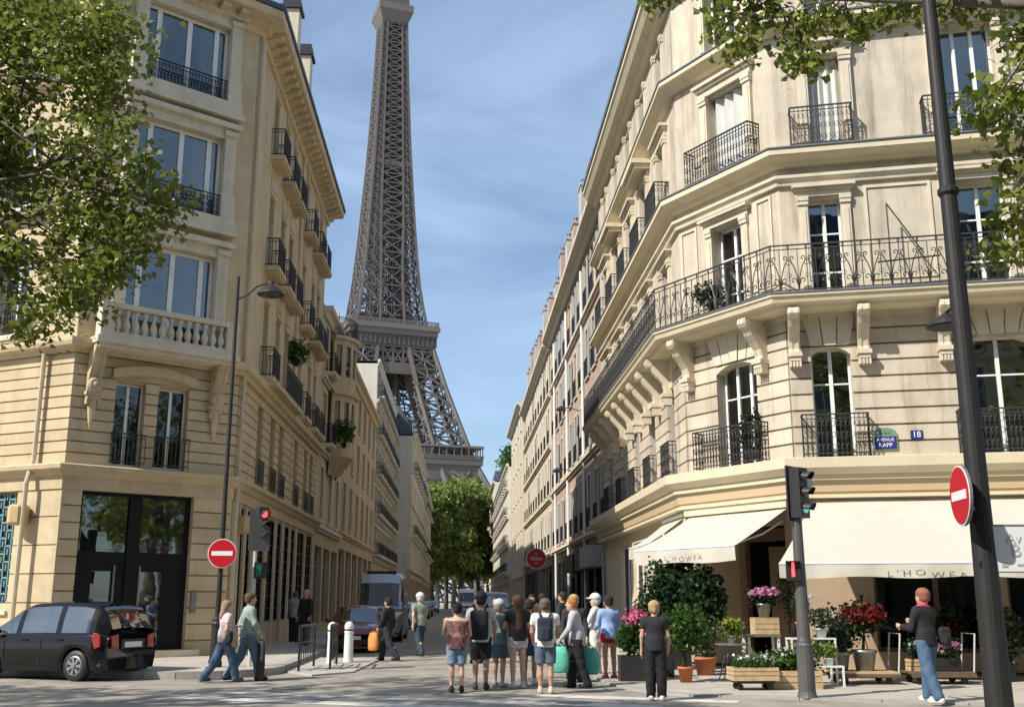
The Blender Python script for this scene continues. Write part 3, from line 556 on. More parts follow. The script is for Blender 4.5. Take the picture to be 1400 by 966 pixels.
# left side
B2,F2=terrace('narrow stone house with a rounded oriel on carved brackets beside the golden corner building','L',-6.5,48.05,57.5,[0,4.9,8.4,11.8,14.9],3,'stone_gold','stone_pale',bal=(2,3),roof=2.4,shop='stone_tan',dormer=False)
ori=[]
for z0,z1 in ((8.4,11.6),(11.6,14.4)):       # rounded oriel
    n=7; pts=[(4.6+1.7*math.sin(R(-80+160*i/(n-1))),-1.15*math.cos(R(-80+160*i/(n-1)))) for i in range(n)]
    mb=MB()
    for a,b in zip(pts,pts[1:]):
        Fq=Fr(a,b); mb.box(0,.14,0,.2,z0,z1,Fq.M); mb.box(Fq.L-.14,Fq.L,0,.2,z0,z1,Fq.M); mb.box(.14,Fq.L-.14,0,.2,z0,z0+.75,Fq.M); mb.box(.14,Fq.L-.14,0,.2,z1-.5,z1,Fq.M)
    b=put('oriel',mb,'stone_gold',F2.M,B2)
    for a,c in zip(pts,pts[1:]):
        Fq=Fr(a,c); pbox('pane','glass_dark',F2.M@Fq.M,.14,Fq.L-.14,.08,.09,z0+.75,z1-.5,b)
    put('ledge',sweep([(p[0],p[1]) for p in pts],[(-.05,z1-.2),(.16,z1-.2),(.22,z1-.05),(-.05,z1-.02)]),'stone_pale',F2.M,b)
put('oriel_base',MB().add([(x,y,8.4) for x,y in pts]+[(4.6+.8*(x-4.6),y*.3,7.5) for x,y in pts],[(i,i+1,i+1+n,i+n) for i in range(n-1)]),'stone_tan',F2.M,B2)
mb=MB()
for a,c in zip(pts,pts[1:]): Fq=Fr(a,c); rail_run(mb,Fq.M@T(0,0,14.4),Fq.L,.95,'bars')
put('railing',mb,'black_metal',F2.M,B2)
put('oriel_roof',MB().add([(x,y,14.4) for x,y in pts],[tuple(range(n))]),'zinc',F2.M,B2)
B3,F3=terrace('plain sandstone house with a ground floor colonnade next to the oriel house','L',-6.5,57.55,80.0,[0,5.2,8.6,11.6,14.6],6,'stone_tan','stone_gold',bal=(9,),roof=1.6,shop='stone_tan',dormer=False,ledges=(1,))
put('gable_wall',MB().prism([(1.2,14.6),(12,14.6),(12,21),(4.5,20.4),(3.2,19.6),(1.2,19.2)],.0,.35,'x'),'render_cream',Fr((-6.5,64),(-6.5,80)).M,B3)
B4,F4=terrace('modern white house with full height glazed bays beyond the sandstone house','L',-6.5,80.05,104.0,[0,4.6,7.6,10.6,13.6,16.6,19.6],8,'render_white','render_white',ww=2.1,roof=0,shop='stone_tan',ledges=(1,2,3,4,5),bal=(1,2,3,4,5),balst='bars',deep_cornice=.2,glass='glass')
B5,F5=terrace('pale cream apartment house with small balconies near the park trees','L',-4.75,104.05,140.0,[0,4.4,7.5,10.6,13.7,17.4],10,'render_white','stone_pale',roof=3.0,shop='stone_tan',bal=(2,4),glass='glass')
B6,F6=terrace('ochre stone apartment house ending the row at the park trees','L',-4.7,140.05,172.0,[0,4.2,7.2,10.2,13.2,15.6],9,'stone_gold','stone_pale',roof=2.5,shop='stone_tan',bal=(2,4))
# right side
B7,F7=terrace('long pink brick terrace with a row of chimneys beside the florist building','R',6.25,44.05,71.0,[0,4.7,8.5,12.0,15.6,19.0],10,'brick_pink','stone_pale',roof=2.2,shut='frame_grey',chim=7,ledges=(1,2,4),deep_cornice=.7)
for u in (2.6,10.6,18.6,26.6): put('drain_pipe',MB().tube([(u,-.1,.2),(u,-.1,18.3)],.07,6),'frame_white',F7.M,B7)
B8,F8=terrace('cream stone terrace with closed shutters beside the pink brick one','R',6.15,71.05,100.0,[0,4.7,8.3,11.8,15.4,18.8],10,'render_cream','stone_pale',roof=2.4,shut='render_white',chim=6,ledges=(1,2,3,4),deep_cornice=.6)
B9,F9=terrace('plain cream block with few windows and a roof garden','R',5.9,100.05,122.0,[0,4.6,7.8,11,14.2,17.4,20.0],5,'render_cream','render_white',roof=0,shop='render_cream',ledges=(6,),deep_cornice=.6,bal=(9,))
B10,F10=terrace('white apartment house with rounded balconies down the street','R',5.6,122.05,170.0,[0,4.4,7.6,10.8,14,16.8],14,'render_white','render_white',roof=0,shop='render_cream',ledges=(1,2,3,4,5),bal=(1,2,3,4,5),deep_cornice=.3,glass='glass')
B11,F11=terrace('white stone apartment house at the far end by the park','R',5.6,170.05,240.0,[0,4.4,7.6,10.8,14,17.2,20],16,'render_white','stone_pale',roof=2.5,shop='render_cream',ledges=(1,2,3,4,5),bal=(2,4))
put('parapet_wall',MB().box(0,21.9,0,.3,20.03,22.0),'render_white',F9.M@T(0,4,0),B9)
terrace('long stone apartment house lining the near side of the avenue','L',0,-12,-12,[0,4.8,8.4,12,15.4,18.8,22.0],18,'stone_gold','stone_pale',roof=2.6,shop='stone_tan',P=[(40,-28),(-32,2.2)],bal=(2,4),ledges=(1,2,4))
# dark shop fronts of the pink terrace: bistro boards, black awning boxes
for u0,u1,nm,mm in ((22.0,25.6,'board','sign_grey'),(17.5,21.5,'awning_box','shop_black'),(12.0,16.5,'awning_box','shop_black')):
    put(nm,MB().box(u0,u1,-.5 if nm!='board' else -.75,-.02,3.0,3.9),mm if nm!='board' else 'frame_grey',F7.M,B7)
# ---------------------------------------------------------------- iron tower beyond the park
tc_=on_Y(521.5,560,460); TX,TYc=tc_.x,460.0
ET=thing('iron_tower','tall brown lattice iron tower rising beyond the trees at the end of the street','tower',T(TX,TYc,0)@RZ(R(18)))
TM=W[ET]
def interp(tab,z):
    for (a,x),(b,y) in zip(tab,tab[1:]):
        if z<=b: return x+(y-x)*(z-a)/(b-a)
    return tab[-1][1]
HW=[(0,62),(28,45),(57,32.5),(70,28.5),(90,22.5),(108,17.8),(116,16.0),(133,13.2),(150,11.6),(167,10.4),(204,8.2),(241,6.6),(268,5.8),(280,5.6)]
LW=[(0,26),(57,15.5),(108,11.2),(116,10.4),(133,8.2),(167,5.2),(204,3.6),(241,2.6),(280,2.2)]
def leg(mb,levels,sx,sy,t,inner=False):
    def cor(z):
        h=interp(HW,z); l=interp(LW,z); return [Vector((sx*(h-a*l),sy*(h-b*l),z)) for a,b in ((0,0),(1,0),(1,1),(0,1))]
    for z0,z1 in zip(levels,levels[1:]):
        A,Bq=cor(z0),cor(z1)
        for k in range(4):
            mb.bar(A[k],Bq[k],t*1.5); j=(k+1)%4
            mb.bar(A[k],Bq[j],t*.75); mb.bar(A[j],Bq[k],t*.75); mb.bar(A[k],A[j],t*.7)
            c0=A[k].lerp(Bq[k],.5); c1=A[j].lerp(Bq[j],.5); mb.bar(c0,c1,t*.5)
            m=(A[k]+A[j])/2; n=(Bq[k]+Bq[j])/2; mb.bar(m,n,t*.5)
S4=((1,1),(-1,1),(-1,-1),(1,-1))
for nm,lv,t in (('leg',[0,14,28,42,56],1.3),('leg',[58,66,74,82,90,98,106,114],1.0)):
    for sx,sy in S4:
        mb=MB(); leg(mb,lv,sx,sy,t); put(nm,mb,'tower_iron',TM,ET)
lv=[116]; 
while lv[-1]<272: lv.append(lv[-1]+max(4.2,interp(LW,lv[-1])*1.05))
for sx,sy in S4:
    mb=MB(); leg(mb,lv,sx,sy,.62); put('shaft_leg',mb,'tower_iron',TM,ET)
for k in range(4):      # bracing between the legs on each face
    mb=MB(); a,b=S4[k],S4[(k+1)%4]
    for z0,z1 in zip(lv,lv[1:]):
        h0,h1,l0,l1=interp(HW,z0),interp(HW,z1),interp(LW,z0),interp(LW,z1)
        def pt(s,o,z,h,l):
            v=Vector((s[0]*h,s[1]*h,z)); d=Vector((o[0]-s[0],o[1]-s[1],0))/2; return v+d*l
        p0,q0=pt(a,b,z0,h0,l0),pt(b,a,z0,h0,l0); p1,q1=pt(a,b,z1,h1,l1),pt(b,a,z1,h1,l1)
        if (p0-q0).length>1.2: mb.bar(p0,q1,.5); mb.bar(q0,p1,.5); mb.bar(p0,q0,.55)
    put('face_bracing',mb,'tower_iron',TM,ET)
mb=MB()
for z0,z1 in zip(lv,lv[1:]):        # lift shaft in the middle
    for x,y in ((2,2),(-2,2),(-2,-2),(2,-2)): mb.bar((x,y,z0),(x,y,z1),.8)
    mb.bar((2,-2,z0),(-2,-2,z1),.4); mb.bar((-2,-2,z0),(2,-2,z1),.4); mb.bar((2,2,z0),(2,-2,z1),.4); mb.bar((2,-2,z0),(2,2,z1),.4)
put('lift_shaft',mb,'tower_iron',TM,ET)
mb=MB()
for z0,z1 in zip(lv,lv[1:]):
    a,b=interp(HW,z0)*.5,interp(HW,z1)*.5
    for k in range(4):
        M=RZ(R(90*k))
        for f0 in (-1,-.33,.33): mb.bar((f0*a,-a,z0),((f0+.66)*b,-b,z1),.38,M=M); mb.bar(((f0+.66)*a,-a,z0),(f0*b,-b,z1),.38,M=M); mb.bar((f0*a,-a,z0),(f0*b,-b,z1),.5,M=M)
        mb.bar((-a,-a,z0),(a,-a,z0),.5,M=M)
put('inner_lattice',mb,'tower_iron',TM,ET)
def ringbox(mb,h,d,z0,z1):
    for k in range(4): mb.box(-h,h-d,-h,-h+d,z0,z1,RZ(R(90*k)))
def girder(mb,h,z0,z1,n,t,d=0):
    for k in range(4):
        M=RZ(R(90*k))
        mb.bar((-h,-h,z0),(h,-h,z0),t*1.4,M=M); mb.bar((-h,-h,z1),(h,-h,z1),t*1.4,M=M)
        for i in range(n):
            x0=-h+2*h*i/n; x1=-h+2*h*(i+1)/n
            mb.bar((x0,-h,z0),(x1,-h,z1),t,M=M); mb.bar((x1,-h,z0),(x0,-h,z1),t,M=M); mb.bar((x0,-h,z0),(x0,-h,z1),t*1.2,M=M)
            if d: mb.tube([((x0+x1)/2+d*math.cos(R(a)),-h-.1,(z0+z1)/2+d*math.sin(R(a))) for a in range(0,360,30)],t*.5,4,M,closed=True)
# second platform
mb=MB().box(-20.4,20.4,-20.4,20.4,115.0,117.0).box(-19.6,19.6,-19.6,19.6,112.6,115.0); put('second_platform',mb,'tower_light',TM,ET)
mb=MB(); ringbox(mb,18.6,1.2,108.2,112.6); 
for k in range(4):
    for i in range(18): mb.box(-18.9+37.8*i/18,-18.9+37.8*i/18+.5,-19.3,-18.6,108.2,113.2,RZ(R(90*k)))
put('platform_skirt',mb,'tower_iron',TM,ET)
mb=MB(); girder(mb,17.9,100.0,107.6,8,.7,2.2); ringbox(mb,18.6,1.0,95.5,99.6); put('platform_girder',mb,'tower_iron',TM,ET)
mb=MB(); ringbox(mb,17.2,.4,99.8,108.0); put('girder_back',mb,'tower_iron',TM@SC(.82,.82,1),ET)
mb=MB().box(-16.5,16.5,-16.5,16.5,117,118.2); girder(mb,19.8,117.2,119.0,24,.25); mb.box(-12,12,-12,12,118.2,122.2).box(-14,14,-14,14,122.2,122.8); put('upper_gallery',mb,'tower_light',TM,ET)
# first platform
mb=MB().box(-35.3,35.3,-35.3,35.3,55.4,58.0); ringbox(mb,34.6,2.5,49.0,55.4); put('first_platform',mb,'tower_iron',TM,ET)
mb=MB(); ringbox(mb,35.6,4.2,62.6,63.5)
for k in range(4):
    for i in range(22): mb.box(-35.3+70.6*i/22,-35.3+70.6*i/22+.35,-35.4,-35.0,58,62.6,RZ(R(90*k)))
girder(mb,35.4,58.1,59.3,40,.2); put('gallery',mb,'tower_light',TM,ET)
mb=MB(); ringbox(mb,30,1.0,58,63.0); put('pavilion',mb,'tower_iron',TM,ET)
mb=MB(); girder(mb,33.8,42.5,48.8,14,.7); put('platform_girder',mb,'tower_iron',TM,ET)
for k in range(4):      # great arches
    mb=MB()
    for r0,r1 in ((37,37),(33.5,33.5)):
        P=[(r0*math.cos(R(a)),-36-(0),10+ (r1*.92)*math.sin(R(a))) for a in range(8,173,8)]
        mb.tube(P,.8,4)
    for a in range(8,165,8): mb.bar((37*math.cos(R(a)),-36,10+34*math.sin(R(a))),(33.5*math.cos(R(a+8)),-36,10+30.8*math.sin(R(a+8))),.5)
    put('arch',mb,'tower_iron',TM@RZ(R(90*k)),ET)
# intermediate and top platform
mb=MB().box(-8.8,8.8,-8.8,8.8,195.5,197).box(-8.2,8.2,-8.2,8.2,193,195.5); put('intermediate_platform',mb,'tower_iron',TM,ET)
mb=MB().add([(x*5.8,y*5.8,268) for x,y in S4]+[(x*8.2,y*8.2,274) for x,y in S4],[(0,1,5,4),(1,2,6,5),(2,3,7,6),(3,0,4,7),(0,1,2,3)]).box(-8.3,8.3,-8.3,8.3,274,277.5); put('top_platform',mb,'tower_light',TM,ET)
mb=MB().box(-6.5,6.5,-6.5,6.5,277.5,283).lathe([(4,283),(3.2,290),(1.5,293),(.8,310),(.3,324)],8); put('top_cabin',mb,'tower_iron',TM,ET)
# ---------------------------------------------------------------- trees
def leafset(P,size,rng,flat=.55):
    n=len(P); s=size*(.7+.6*rng.random(n)); a=rng.normal(size=(n,3)); a[:,2]*=flat; a/=np.linalg.norm(a,axis=1)[:,None]+1e-9
    b=rng.normal(size=(n,3)); b-=a*(a*b).sum(1)[:,None]; b/=np.linalg.norm(b,axis=1)[:,None]+1e-9; c=np.cross(a,b)
    shp=[(-.5,0,0),(-.18,-.42,.05),(.05,-.2,0),(.5,0,.1),(.05,.2,0),(-.18,.42,.05)]
    V=np.empty((n,6,3))
    for k,(x,y,z) in enumerate(shp): V[:,k]=P+(a*x+b*y*1.15+c*z)*s[:,None]
    return V.reshape(-1,3)
def blob_leaves(blobs,rng,clump=.38,per=26,dens=1.0):
    out=[]
    for (x,y,z,rx,ry,rz) in blobs:
        vol=rx*ry*rz; nc=max(4,int(vol*7.0*dens+3*min(dens,1.7)))
        d=rng.normal(size=(nc,3)); d/=np.linalg.norm(d,axis=1)[:,None]; r=rng.random(nc)**.42
        cc=np.array([x,y,z])+d*r[:,None]*np.array([rx,ry,rz])
        q=cc[:,None,:]+rng.normal(size=(nc,per,3))*np.array([clump,clump,clump*.62])
        out.append(q.reshape(-1,3))
    return np.concatenate(out)
def limbs(mb,base,forks,blobs,rng,r0):
    for (x,y,z,rx,ry,rz) in blobs:
        f=min(forks,key=lambda q:(Vector(q)-Vector((x,y,z))).length); a=Vector(f); b=Vector((x,y,z)); m=a.lerp(b,.5)+Vector((rng.normal()*.3,rng.normal()*.3,.45+.2*rng.normal()))
        r=max(.03,r0*.3*min(1,rx/1.5)); mb.tube([a,a.lerp(m,.6),m,m.lerp(b,.6),b],[r,r*.85,r*.7,r*.5,r*.25],6)
        for k in range(5):
            e=b+Vector((rng.normal()*rx*.55,rng.normal()*ry*.55,rng.normal()*rz*.5)); s=a.lerp(b,.55+.1*k); mb.tube([s,s.lerp(e,.5)+Vector((0,0,.15)),e],[r*.42,r*.28,r*.08],4)
def tree(name,label,x,y,h,forks,blobs,r0,leaf,m,seed,group=None,clump=.38,per=26,dens=1.0):
    rng=np.random.default_rng(seed); B=thing(name,label,'tree',T(x,y,0),group); mb=MB()
    top=Vector(forks[0]); mb.tube([(x,y,-.1),(x,y,.25),(x+.05,y,h*.35),(x+(top.x-x)*.6,y+(top.y-y)*.6,h*.75),top],[r0*1.5,r0*1.1,r0*.95,r0*.85,r0*.7],10)
    for f in forks[1:]: f=Vector(f); mb.tube([top-Vector((0,0,.4)),top.lerp(f,.5)+Vector((0,0,.25)),f],[r0*.62,r0*.5,r0*.36],8)
    limbs(mb,top,forks,blobs,rng,r0)
    me=mb.mesh('trunk',True); put('trunk',me,'bark',I4,B)
    put('crown',np_mesh('crown',leafset(blob_leaves(blobs,rng,clump,per,dens),leaf,rng),6),m,I4,B); return B
def PB(px,py,Y,rx,ry,rz): p=on_Y(px,py,Y); return (p.x,p.y,p.z,rx,ry,rz)
TK=12.2/22
def PA(px,py,Y,rx,ry,rz): return PB(px,py,Y*TK,rx*TK,ry*TK,rz*TK)
bl=[PA(30,20,22,1.7,1.6,1.4),PA(120,30,21.5,1.2,1.3,1.3),PA(60,130,22,1.9,1.6,1.4),PA(155,120,21.5,.8,1.0,.8),PA(20,230,22.5,1.7,1.6,1.4),PA(120,220,21.5,1.3,1.2,1.1),PA(170,210,21,.55,.8,.6),PA(70,320,22,1.4,1.4,1.0),PA(165,290,21.5,1.1,1.1,.75),PA(215,280,21.5,.55,.7,.5),PA(190,350,21.5,.75,.9,.5),PA(20,390,22.5,1.3,1.3,.9),PA(100,400,22,1.0,1.0,.55),PA(150,380,21.5,.6,.8,.5),PA(60,440,22,.9,.9,.4),PA(160,40,22,.6,.7,.8),
    PA(-80,60,22,2.2,2,1.8),PA(-90,220,22.5,2,2,1.7),PA(-80,370,22.5,1.6,1.6,1.1),PA(-170,140,23,2,2,2)]
tree('plane_tree','large green plane tree spreading in front of the golden corner building',-7.9,12.0,5.2,[(-7.7,12.1,4.9),(-6.7,12.1,6.3),(-7.1,12.3,7.4),(-8.2,12.6,7.0)],bl,.22,.09,'leaf_plane',5,clump=.165,per=46,dens=5.6)
bl=[PB(905,2,13.5,.28,.4,.16),PB(985,18,13.5,.4,.5,.25),PB(1015,50,13.3,.3,.4,.25),PB(1050,20,13.4,.5,.5,.3),PB(1085,35,13.3,.3,.4,.3),PB(1130,15,13.2,.5,.5,.28),PB(1165,25,13.2,.3,.4,.3),PB(1098,88,13.3,.14,.2,.2),PB(1000,-30,13.6,.8,.7,.4),PB(1120,-40,13.4,.9,.8,.5),PB(1240,8,12.6,.35,.4,.14),PB(1320,10,12.2,.4,.4,.14),
    PB(1385,70,11.8,.3,.5,.5),PB(1372,140,11.8,.35,.5,.3),PB(1345,160,11.7,.25,.4,.2),PB(1392,215,11.8,.25,.4,.35),PB(1378,270,11.6,.28,.4,.3),PB(1392,330,11.6,.16,.3,.2),PB(1440,60,11.5,.8,.8,.9),PB(1460,220,11.5,.7,.8,.9),PB(1480,330,11.5,.4,.5,.4),PB(1330,-60,12,1.4,1.2,.7),PB(1500,-90,11,1.6,1.5,1.2),PB(1650,0,10,1.8,1.6,1.5)]
tree('plane_tree','green plane tree whose leafy branches hang down in front of the florist building',9.8,9.6,7.5,[(9.6,9.7,7.2),(8.2,11.2,9.0),(6.6,12.4,9.8),(9.4,10.6,9.6),(4.6,13.2,10.0)],bl,.15,.125,'leaf_plane',9,clump=.16,per=27,dens=1.7)
# plane trees on the near pavement to the left: they shade the crossing
def shade_tree(label,x,y,seed,s=1.0,zb=8.3,dn=.3,nb=15):
    rng=np.random.default_rng(seed); bl=[]
    for k in range(nb):
        a=rng.random()*6.28; r=3.1*math.sqrt(rng.random())*s; bl.append((x+r*math.cos(a),y+r*math.sin(a),zb+rng.random()*4.2*s,1.2,1.2,.8))
    tree('plane_tree',label,x,y,6.5,[(x,y,6.2),(x+1.2,y+.6,7.8),(x-1,y+.9,8),(x,y-1.2,8.2)],bl,.3,.24,'leaf_plane',seed,'plane trees along the avenue',dens=dn)
for i,(x,y) in enumerate(((-16.5,13.2),(-11.6,14.2))): shade_tree('plane tree on the avenue pavement casting dappled shade over the crossing',x,y,20+i)
for i,(x,y) in enumerate(((16.5,15.2),(24,11.8),(32,8.6))): shade_tree('plane tree on the pavement past the florist building',x,y,40+i,1.7,4.8,.5,34)
# park trees at the end of the street
rng=np.random.default_rng(77); bl=[]
for k in range(26):
    a=rng.random()*6.28; r=3.6*math.sqrt(rng.random()); z=5+rng.random()*14; bl.append((r*math.cos(a)*(1.15-.02*z),r*math.sin(a),z,1.7,1.7,1.3))
crown=np_mesh('crown',leafset(blob_leaves(bl,rng,.55,30,.55),.55,rng),6); mbt=MB(); mbt.tube([(0,0,-.1),(.1,0,4),(0,.1,9),(.1,.1,15)],[.45,.36,.28,.12],8)
limbs(mbt,Vector((0,0,6)),[(0,0,5),(0,.1,9),(.1,.1,13)],bl,rng,.4); trunk=mbt.mesh('trunk',True)
for i,(px,Y,s,lab) in enumerate(((590,176,.98,'park tree beside the ochre house closing the street'),(610,183,1.04,'broad park tree standing in the middle of the street end'),(630,178,1.08,'tall park tree under the first platform of the tower'),(654,186,1.05,'park tree beside the white houses closing the street'),(598,200,1.15,'park tree of the second row'),(620,203,1.2,'park tree of the second row'),(645,206,1.15,'park tree of the second row'),(668,205,1.1,'park tree of the second row'))):
    p=on_Y(px,800,Y); M=T(p.x,Y,0)@RZ(i*1.3)@SC(s*.92,s*.92,s*1.0)
    B=thing('park_tree',lab,'tree',M,'trees of the park'); put('trunk',trunk,'bark',M,B); put('crown',crown,'leaf_far',M,B)
# ---------------------------------------------------------------- vehicles
def tab(t,x):
    if x<=t[0][0]: return t[0][1]
    for (a,p),(b,q) in zip(t,t[1:]):
        if x<=b:
            f=(x-a)/(b-a) if b>a else 0; return p+(q-p)*f
    return t[-1][1]
def stab(t,x,e=.06): return (tab(t,x-e)+tab(t,x)+tab(t,x+e)+tab(t,x-e*2)+tab(t,x+e*2))/5
def wheel(B,M,r,w,rim='zinc_bucket',side=1):
    k=shared(('wheel',r,w),lambda:MB().lathe([(r*.62,-w/2),(r*.9,-w/2),(r,-w*.36),(r,w*.36),(r*.9,w/2),(r*.62,w/2)],24,M=Matrix.Rotation(R(90),4,'X')),True); o=put('wheel',k,'plastic_black',M,B)
    def rf():
        mb=MB(); X=Matrix.Rotation(R(90),4,'X'); mb.lathe([(r*.64,-.02),(r*.64,.02),(r*.56,.03),(r*.56,0),(.01,0)],20,M=X)
        for i in range(7):
            a=2*math.pi*i/7; mb.prism([(r*.1*math.cos(a-.6),r*.1*math.sin(a-.6)),(r*.58*math.cos(a-.2),r*.58*math.sin(a-.2)),(r*.58*math.cos(a+.2),r*.58*math.sin(a+.2)),(r*.1*math.cos(a+.6),r*.1*math.sin(a+.6))],.0,.035,'z',X)
        mb.lathe([(r*.16,.03),(r*.14,.06),(.01,.06)],12,M=X); return mb
    put('rim',shared(('rim',r,rim),rf),rim,M@T(0,side*w*.42,0)@RZ(0 if side<0 else math.pi),o)
def car(label,x,y,heading,L,Wd,deck,roof,ws,rw,paint,cat='car',r=.31,xf=None,xr=None,pillars=(),plan=None,belt_in=.93,tumble=.76,group=None,plate=True,sill=.2,glass='car_glass',name='parked_car',tail='tail_red',zoff=0.0,small=False):
    # local frame: x forwards, y left, z up.  deck/roof: height tables along x;  ws=(base,top) x of windscreen, rw=(base,top) of rear window
    M=T(x,y,zoff)@RZ(heading); B=thing(name,label,cat,M,group); h=L/2; w=Wd/2; xf=xf if xf is not None else h-.78; xr=xr if xr is not None else -h+.72
    plan=plan or [(-h,.8),(-h+.12,.93),(-h+.4,.99),(0,1),(h-.7,.98),(h-.3,.9),(h-.08,.74),(h,.6)]
    n=40 if small else 76; xs=[-h+L*i/n for i in range(n+1)]; rings=[]
    for X in xs:
        p=w*stab(plan,X); d=stab(deck,X); zb=sill+.03*abs(X/h)**4
        for c in (xf,xr):
            dx=abs(X-c); Rr=r+.055
            if dx<Rr: zb=max(zb,r+math.sqrt(Rr*Rr-dx*dx)-.01)
        pts=[(p*.93,zb),(p*.985,max(zb+.01,.42)),(p*1.0,max(zb+.02,.58)),(p*.992,max(zb+.03,d-.2)),(p*.965,d-.06),(p*belt_in,d-.0),(p*.6,d+.035),(0,d+.05)]
        rings.append(pts+[(-a,b) for a,b in pts[-2::-1]])
    m=len(rings[0]); mb=MB(); mb.add([(X,a,b) for X,rg in zip(xs,rings) for a,b in rg],[(i*m+k,i*m+k+1,(i+1)*m+k+1,(i+1)*m+k) for i in range(n) for k in range(m-1)]+[tuple(range(m)),tuple(range(n*m,(n+1)*m))[::-1]])
    put('body',mb.mesh('body',True),paint,M,B)
    put('underbody',MB().box(-h+.15,h-.2,-w*.8,w*.8,sill-.02,.34).box(-h+.1,h-.1,-w*.9,w*.9,.3,.36),'plastic_black',M,B)
    gx=[rw[0]+(ws[0]-rw[0])*i/44 for i in range(45)]; grid=[]
    for X in gx:
        d=stab(deck,X)-.0; t=max(d+.012,stab(roof,X,.045)); p=w*stab(plan,X); f=min(1,(t-d)/.42)
        wt=p*(belt_in+(tumble-belt_in)*f); zt=d+(t-d)*.86
        grid.append([(p*belt_in*.995,d+.004),(p*(belt_in*.45+tumble*.55*1.05) if f>.9 else (p*belt_in+wt)/2,d+(zt-d)*.52),(wt,zt),(wt*.9,t-.012),(wt*.5,t+.012),(0,t+.02)])
    def G(i,k,s): a,b=grid[i][k]; return (gx[i],a*s,b)
    parts={'roof':MB(),'windscreen':MB(),'rear_window':MB()}; sides={1:[MB()],-1:[MB()]}
    for i in range(44):
        xm=(gx[i]+gx[i+1])/2
        for s in (1,-1):
            def q(mbx,k): 
                f=[(0,1,2,3)] if s<0 else [(3,2,1,0)]; mbx.add([G(i,k,s),G(i,k+1,s),G(i+1,k+1,s),G(i+1,k,s)],f)
            pil=any(a<xm<b for a,b in pillars)
            if pil and sides[s][-1].f: sides[s].append(MB())
            for k in (0,1): q(parts['roof'] if pil else sides[s][-1],k)
            tgt='windscreen' if xm>ws[1] else 'rear_window' if xm<rw[1] else 'roof'
            q(parts['roof'],2)
            for k in (3,4): q(parts[tgt],k)
    for k,v in parts.items(): put(k,v.mesh(k,True),paint if k=='roof' else glass,M,B)
    for s in (1,-1):
        for sw in sides[s]:
            if sw.f: put('side_window',sw.mesh('side_window',True),glass,M,B)
        if not small:
            for hx in (ws[1]-.55,ws[1]-1.35): put('seat',MB().box(-.1,.1,-.2,.2,.5,1.1).box(-.06,.06,-.11,.11,1.1,1.28),'plastic_black',M@T(hx,s*.36,.0),B)
    for c in (xf,xr):
        for s in (1,-1): wheel(B,M@T(c,s*(w*.97-.1),r),r,.2,side=s)
    dh=stab(deck,h-.12)
    for s in (1,-1):
        put('headlight',MB().ball((0,0,0),.13,10,6,1.0,1.1,.75),'headlamp',M@T(h-.24,s*w*.66,dh-.16)@RZ(-s*.5),B)
        put('tail_light',MB().prism([(-.08,-.1),(.06,-.14),(.14,.08),(.1,.17),(-.05,.14)],-.03,.03,'y'),tail,M@T(-h+.2,s*(w*stab(plan,-h+.2)*.985),stab(deck,-h+.1)-.12),B); put('tail_light',MB().prism([(-.1,-.14),(.12,-.12),(.12,.12),(-.06,.16)],-.02,.02,'x'),tail,M@T(-h-.012,s*w*.62,stab(deck,-h+.1)-.14),B)
        put('mirror',MB().ball((0,0,0),.1,8,6,.7,1.1,.75),paint,M@T(ws[0]-.34,s*(w*1.02),stab(deck,ws[0]-.3)+.07),B)
        if not small:
            for hx in (.18,-.75): put('door_handle',MB().box(-.09,.09,-.015,.015,-.015,.015),paint,M@T(hx,s*(w*.995),stab(deck,hx)-.13),B)
            for hx in (-.28,.72): put('door_seam',MB().box(-.006,.006,-.004,.004,-.24,.22),'plastic_black',M@T(hx,s*(w*1.001),.62),B)
    put('bumper',MB().box(-.04,.04,-w*.62,w*.62,-.07,.07),'plastic_black',M@T(h-.02,0,.36),B); put('grille',MB().box(-.02,.03,-w*.34,w*.34,-.06,.06),'plastic_black',M@T(h-.03,0,dh-.2),B)
    if plate:
        put('number_plate',MB().box(-.01,.012,-.26,.26,-.055,.055),'sign_white',M@T(h+.012,0,.47),B); put('number_plate',MB().box(-.015,.01,-.26,.26,-.055,.055),'sign_white',M@T(-h-.012,0,.72),B)
    return B,M
mat('tail_red',(.27,.008,.015),.2,.2,8,coat=.5); mat('car_black',(.006,.006,.007),.14,.02,2,coat=.15,spec=.35); mat('car_red',(.16,.008,.018),.2,.05,2,coat=.6); mat('car_silver',(.42,.44,.46),.28,.04,2,metal=.5,coat=.4); mat('car_white',(.7,.71,.72),.3,.03,2,coat=.4); mat('car_blue',(.14,.19,.27),.3,.05,2,coat=.4); mat('headlamp',(.6,.62,.64),.1,.05,3,metal=.2); mat('car_dark',(.03,.033,.04),.25,.05,coat=.4)
hd=math.atan2(.40,-.917)
p=on_z(103,931); fwd=Vector((math.cos(hd),math.sin(hd))); lat=Vector((-fwd.y,fwd.x))
ctr=Vector((p.x,p.y))+fwd*1.22-lat*(.80)
Bk,Mk=car('small black hatchback parked at the kerb before the black glazed doors',ctr.x,ctr.y,hd,3.84,1.76,[(-1.92,.86),(-1.75,.96),(-.2,.95),(.75,.93),(1.1,.88),(1.6,.78),(1.85,.62),(1.92,.5)],[(-1.92,.9),(-1.78,1.3),(-1.6,1.5),(-1.2,1.57),(-.4,1.585),(.2,1.55),(.55,1.42),(1.25,.92)],(1.25,.45),(-1.88,-1.45),'car_black',pillars=((-1.85,-1.42),(-.74,-.6),(.36,.5)))
put('plate_recess',MB().box(-.02,.01,-.36,.36,-.09,.1),'plastic_black',Mk@T(-1.918,0,.73),Bk)
put('wiper',MB().tube([(-1.9,.05,1.02),(-1.88,-.3,1.12)],.012,4),'plastic_black',Mk,Bk)
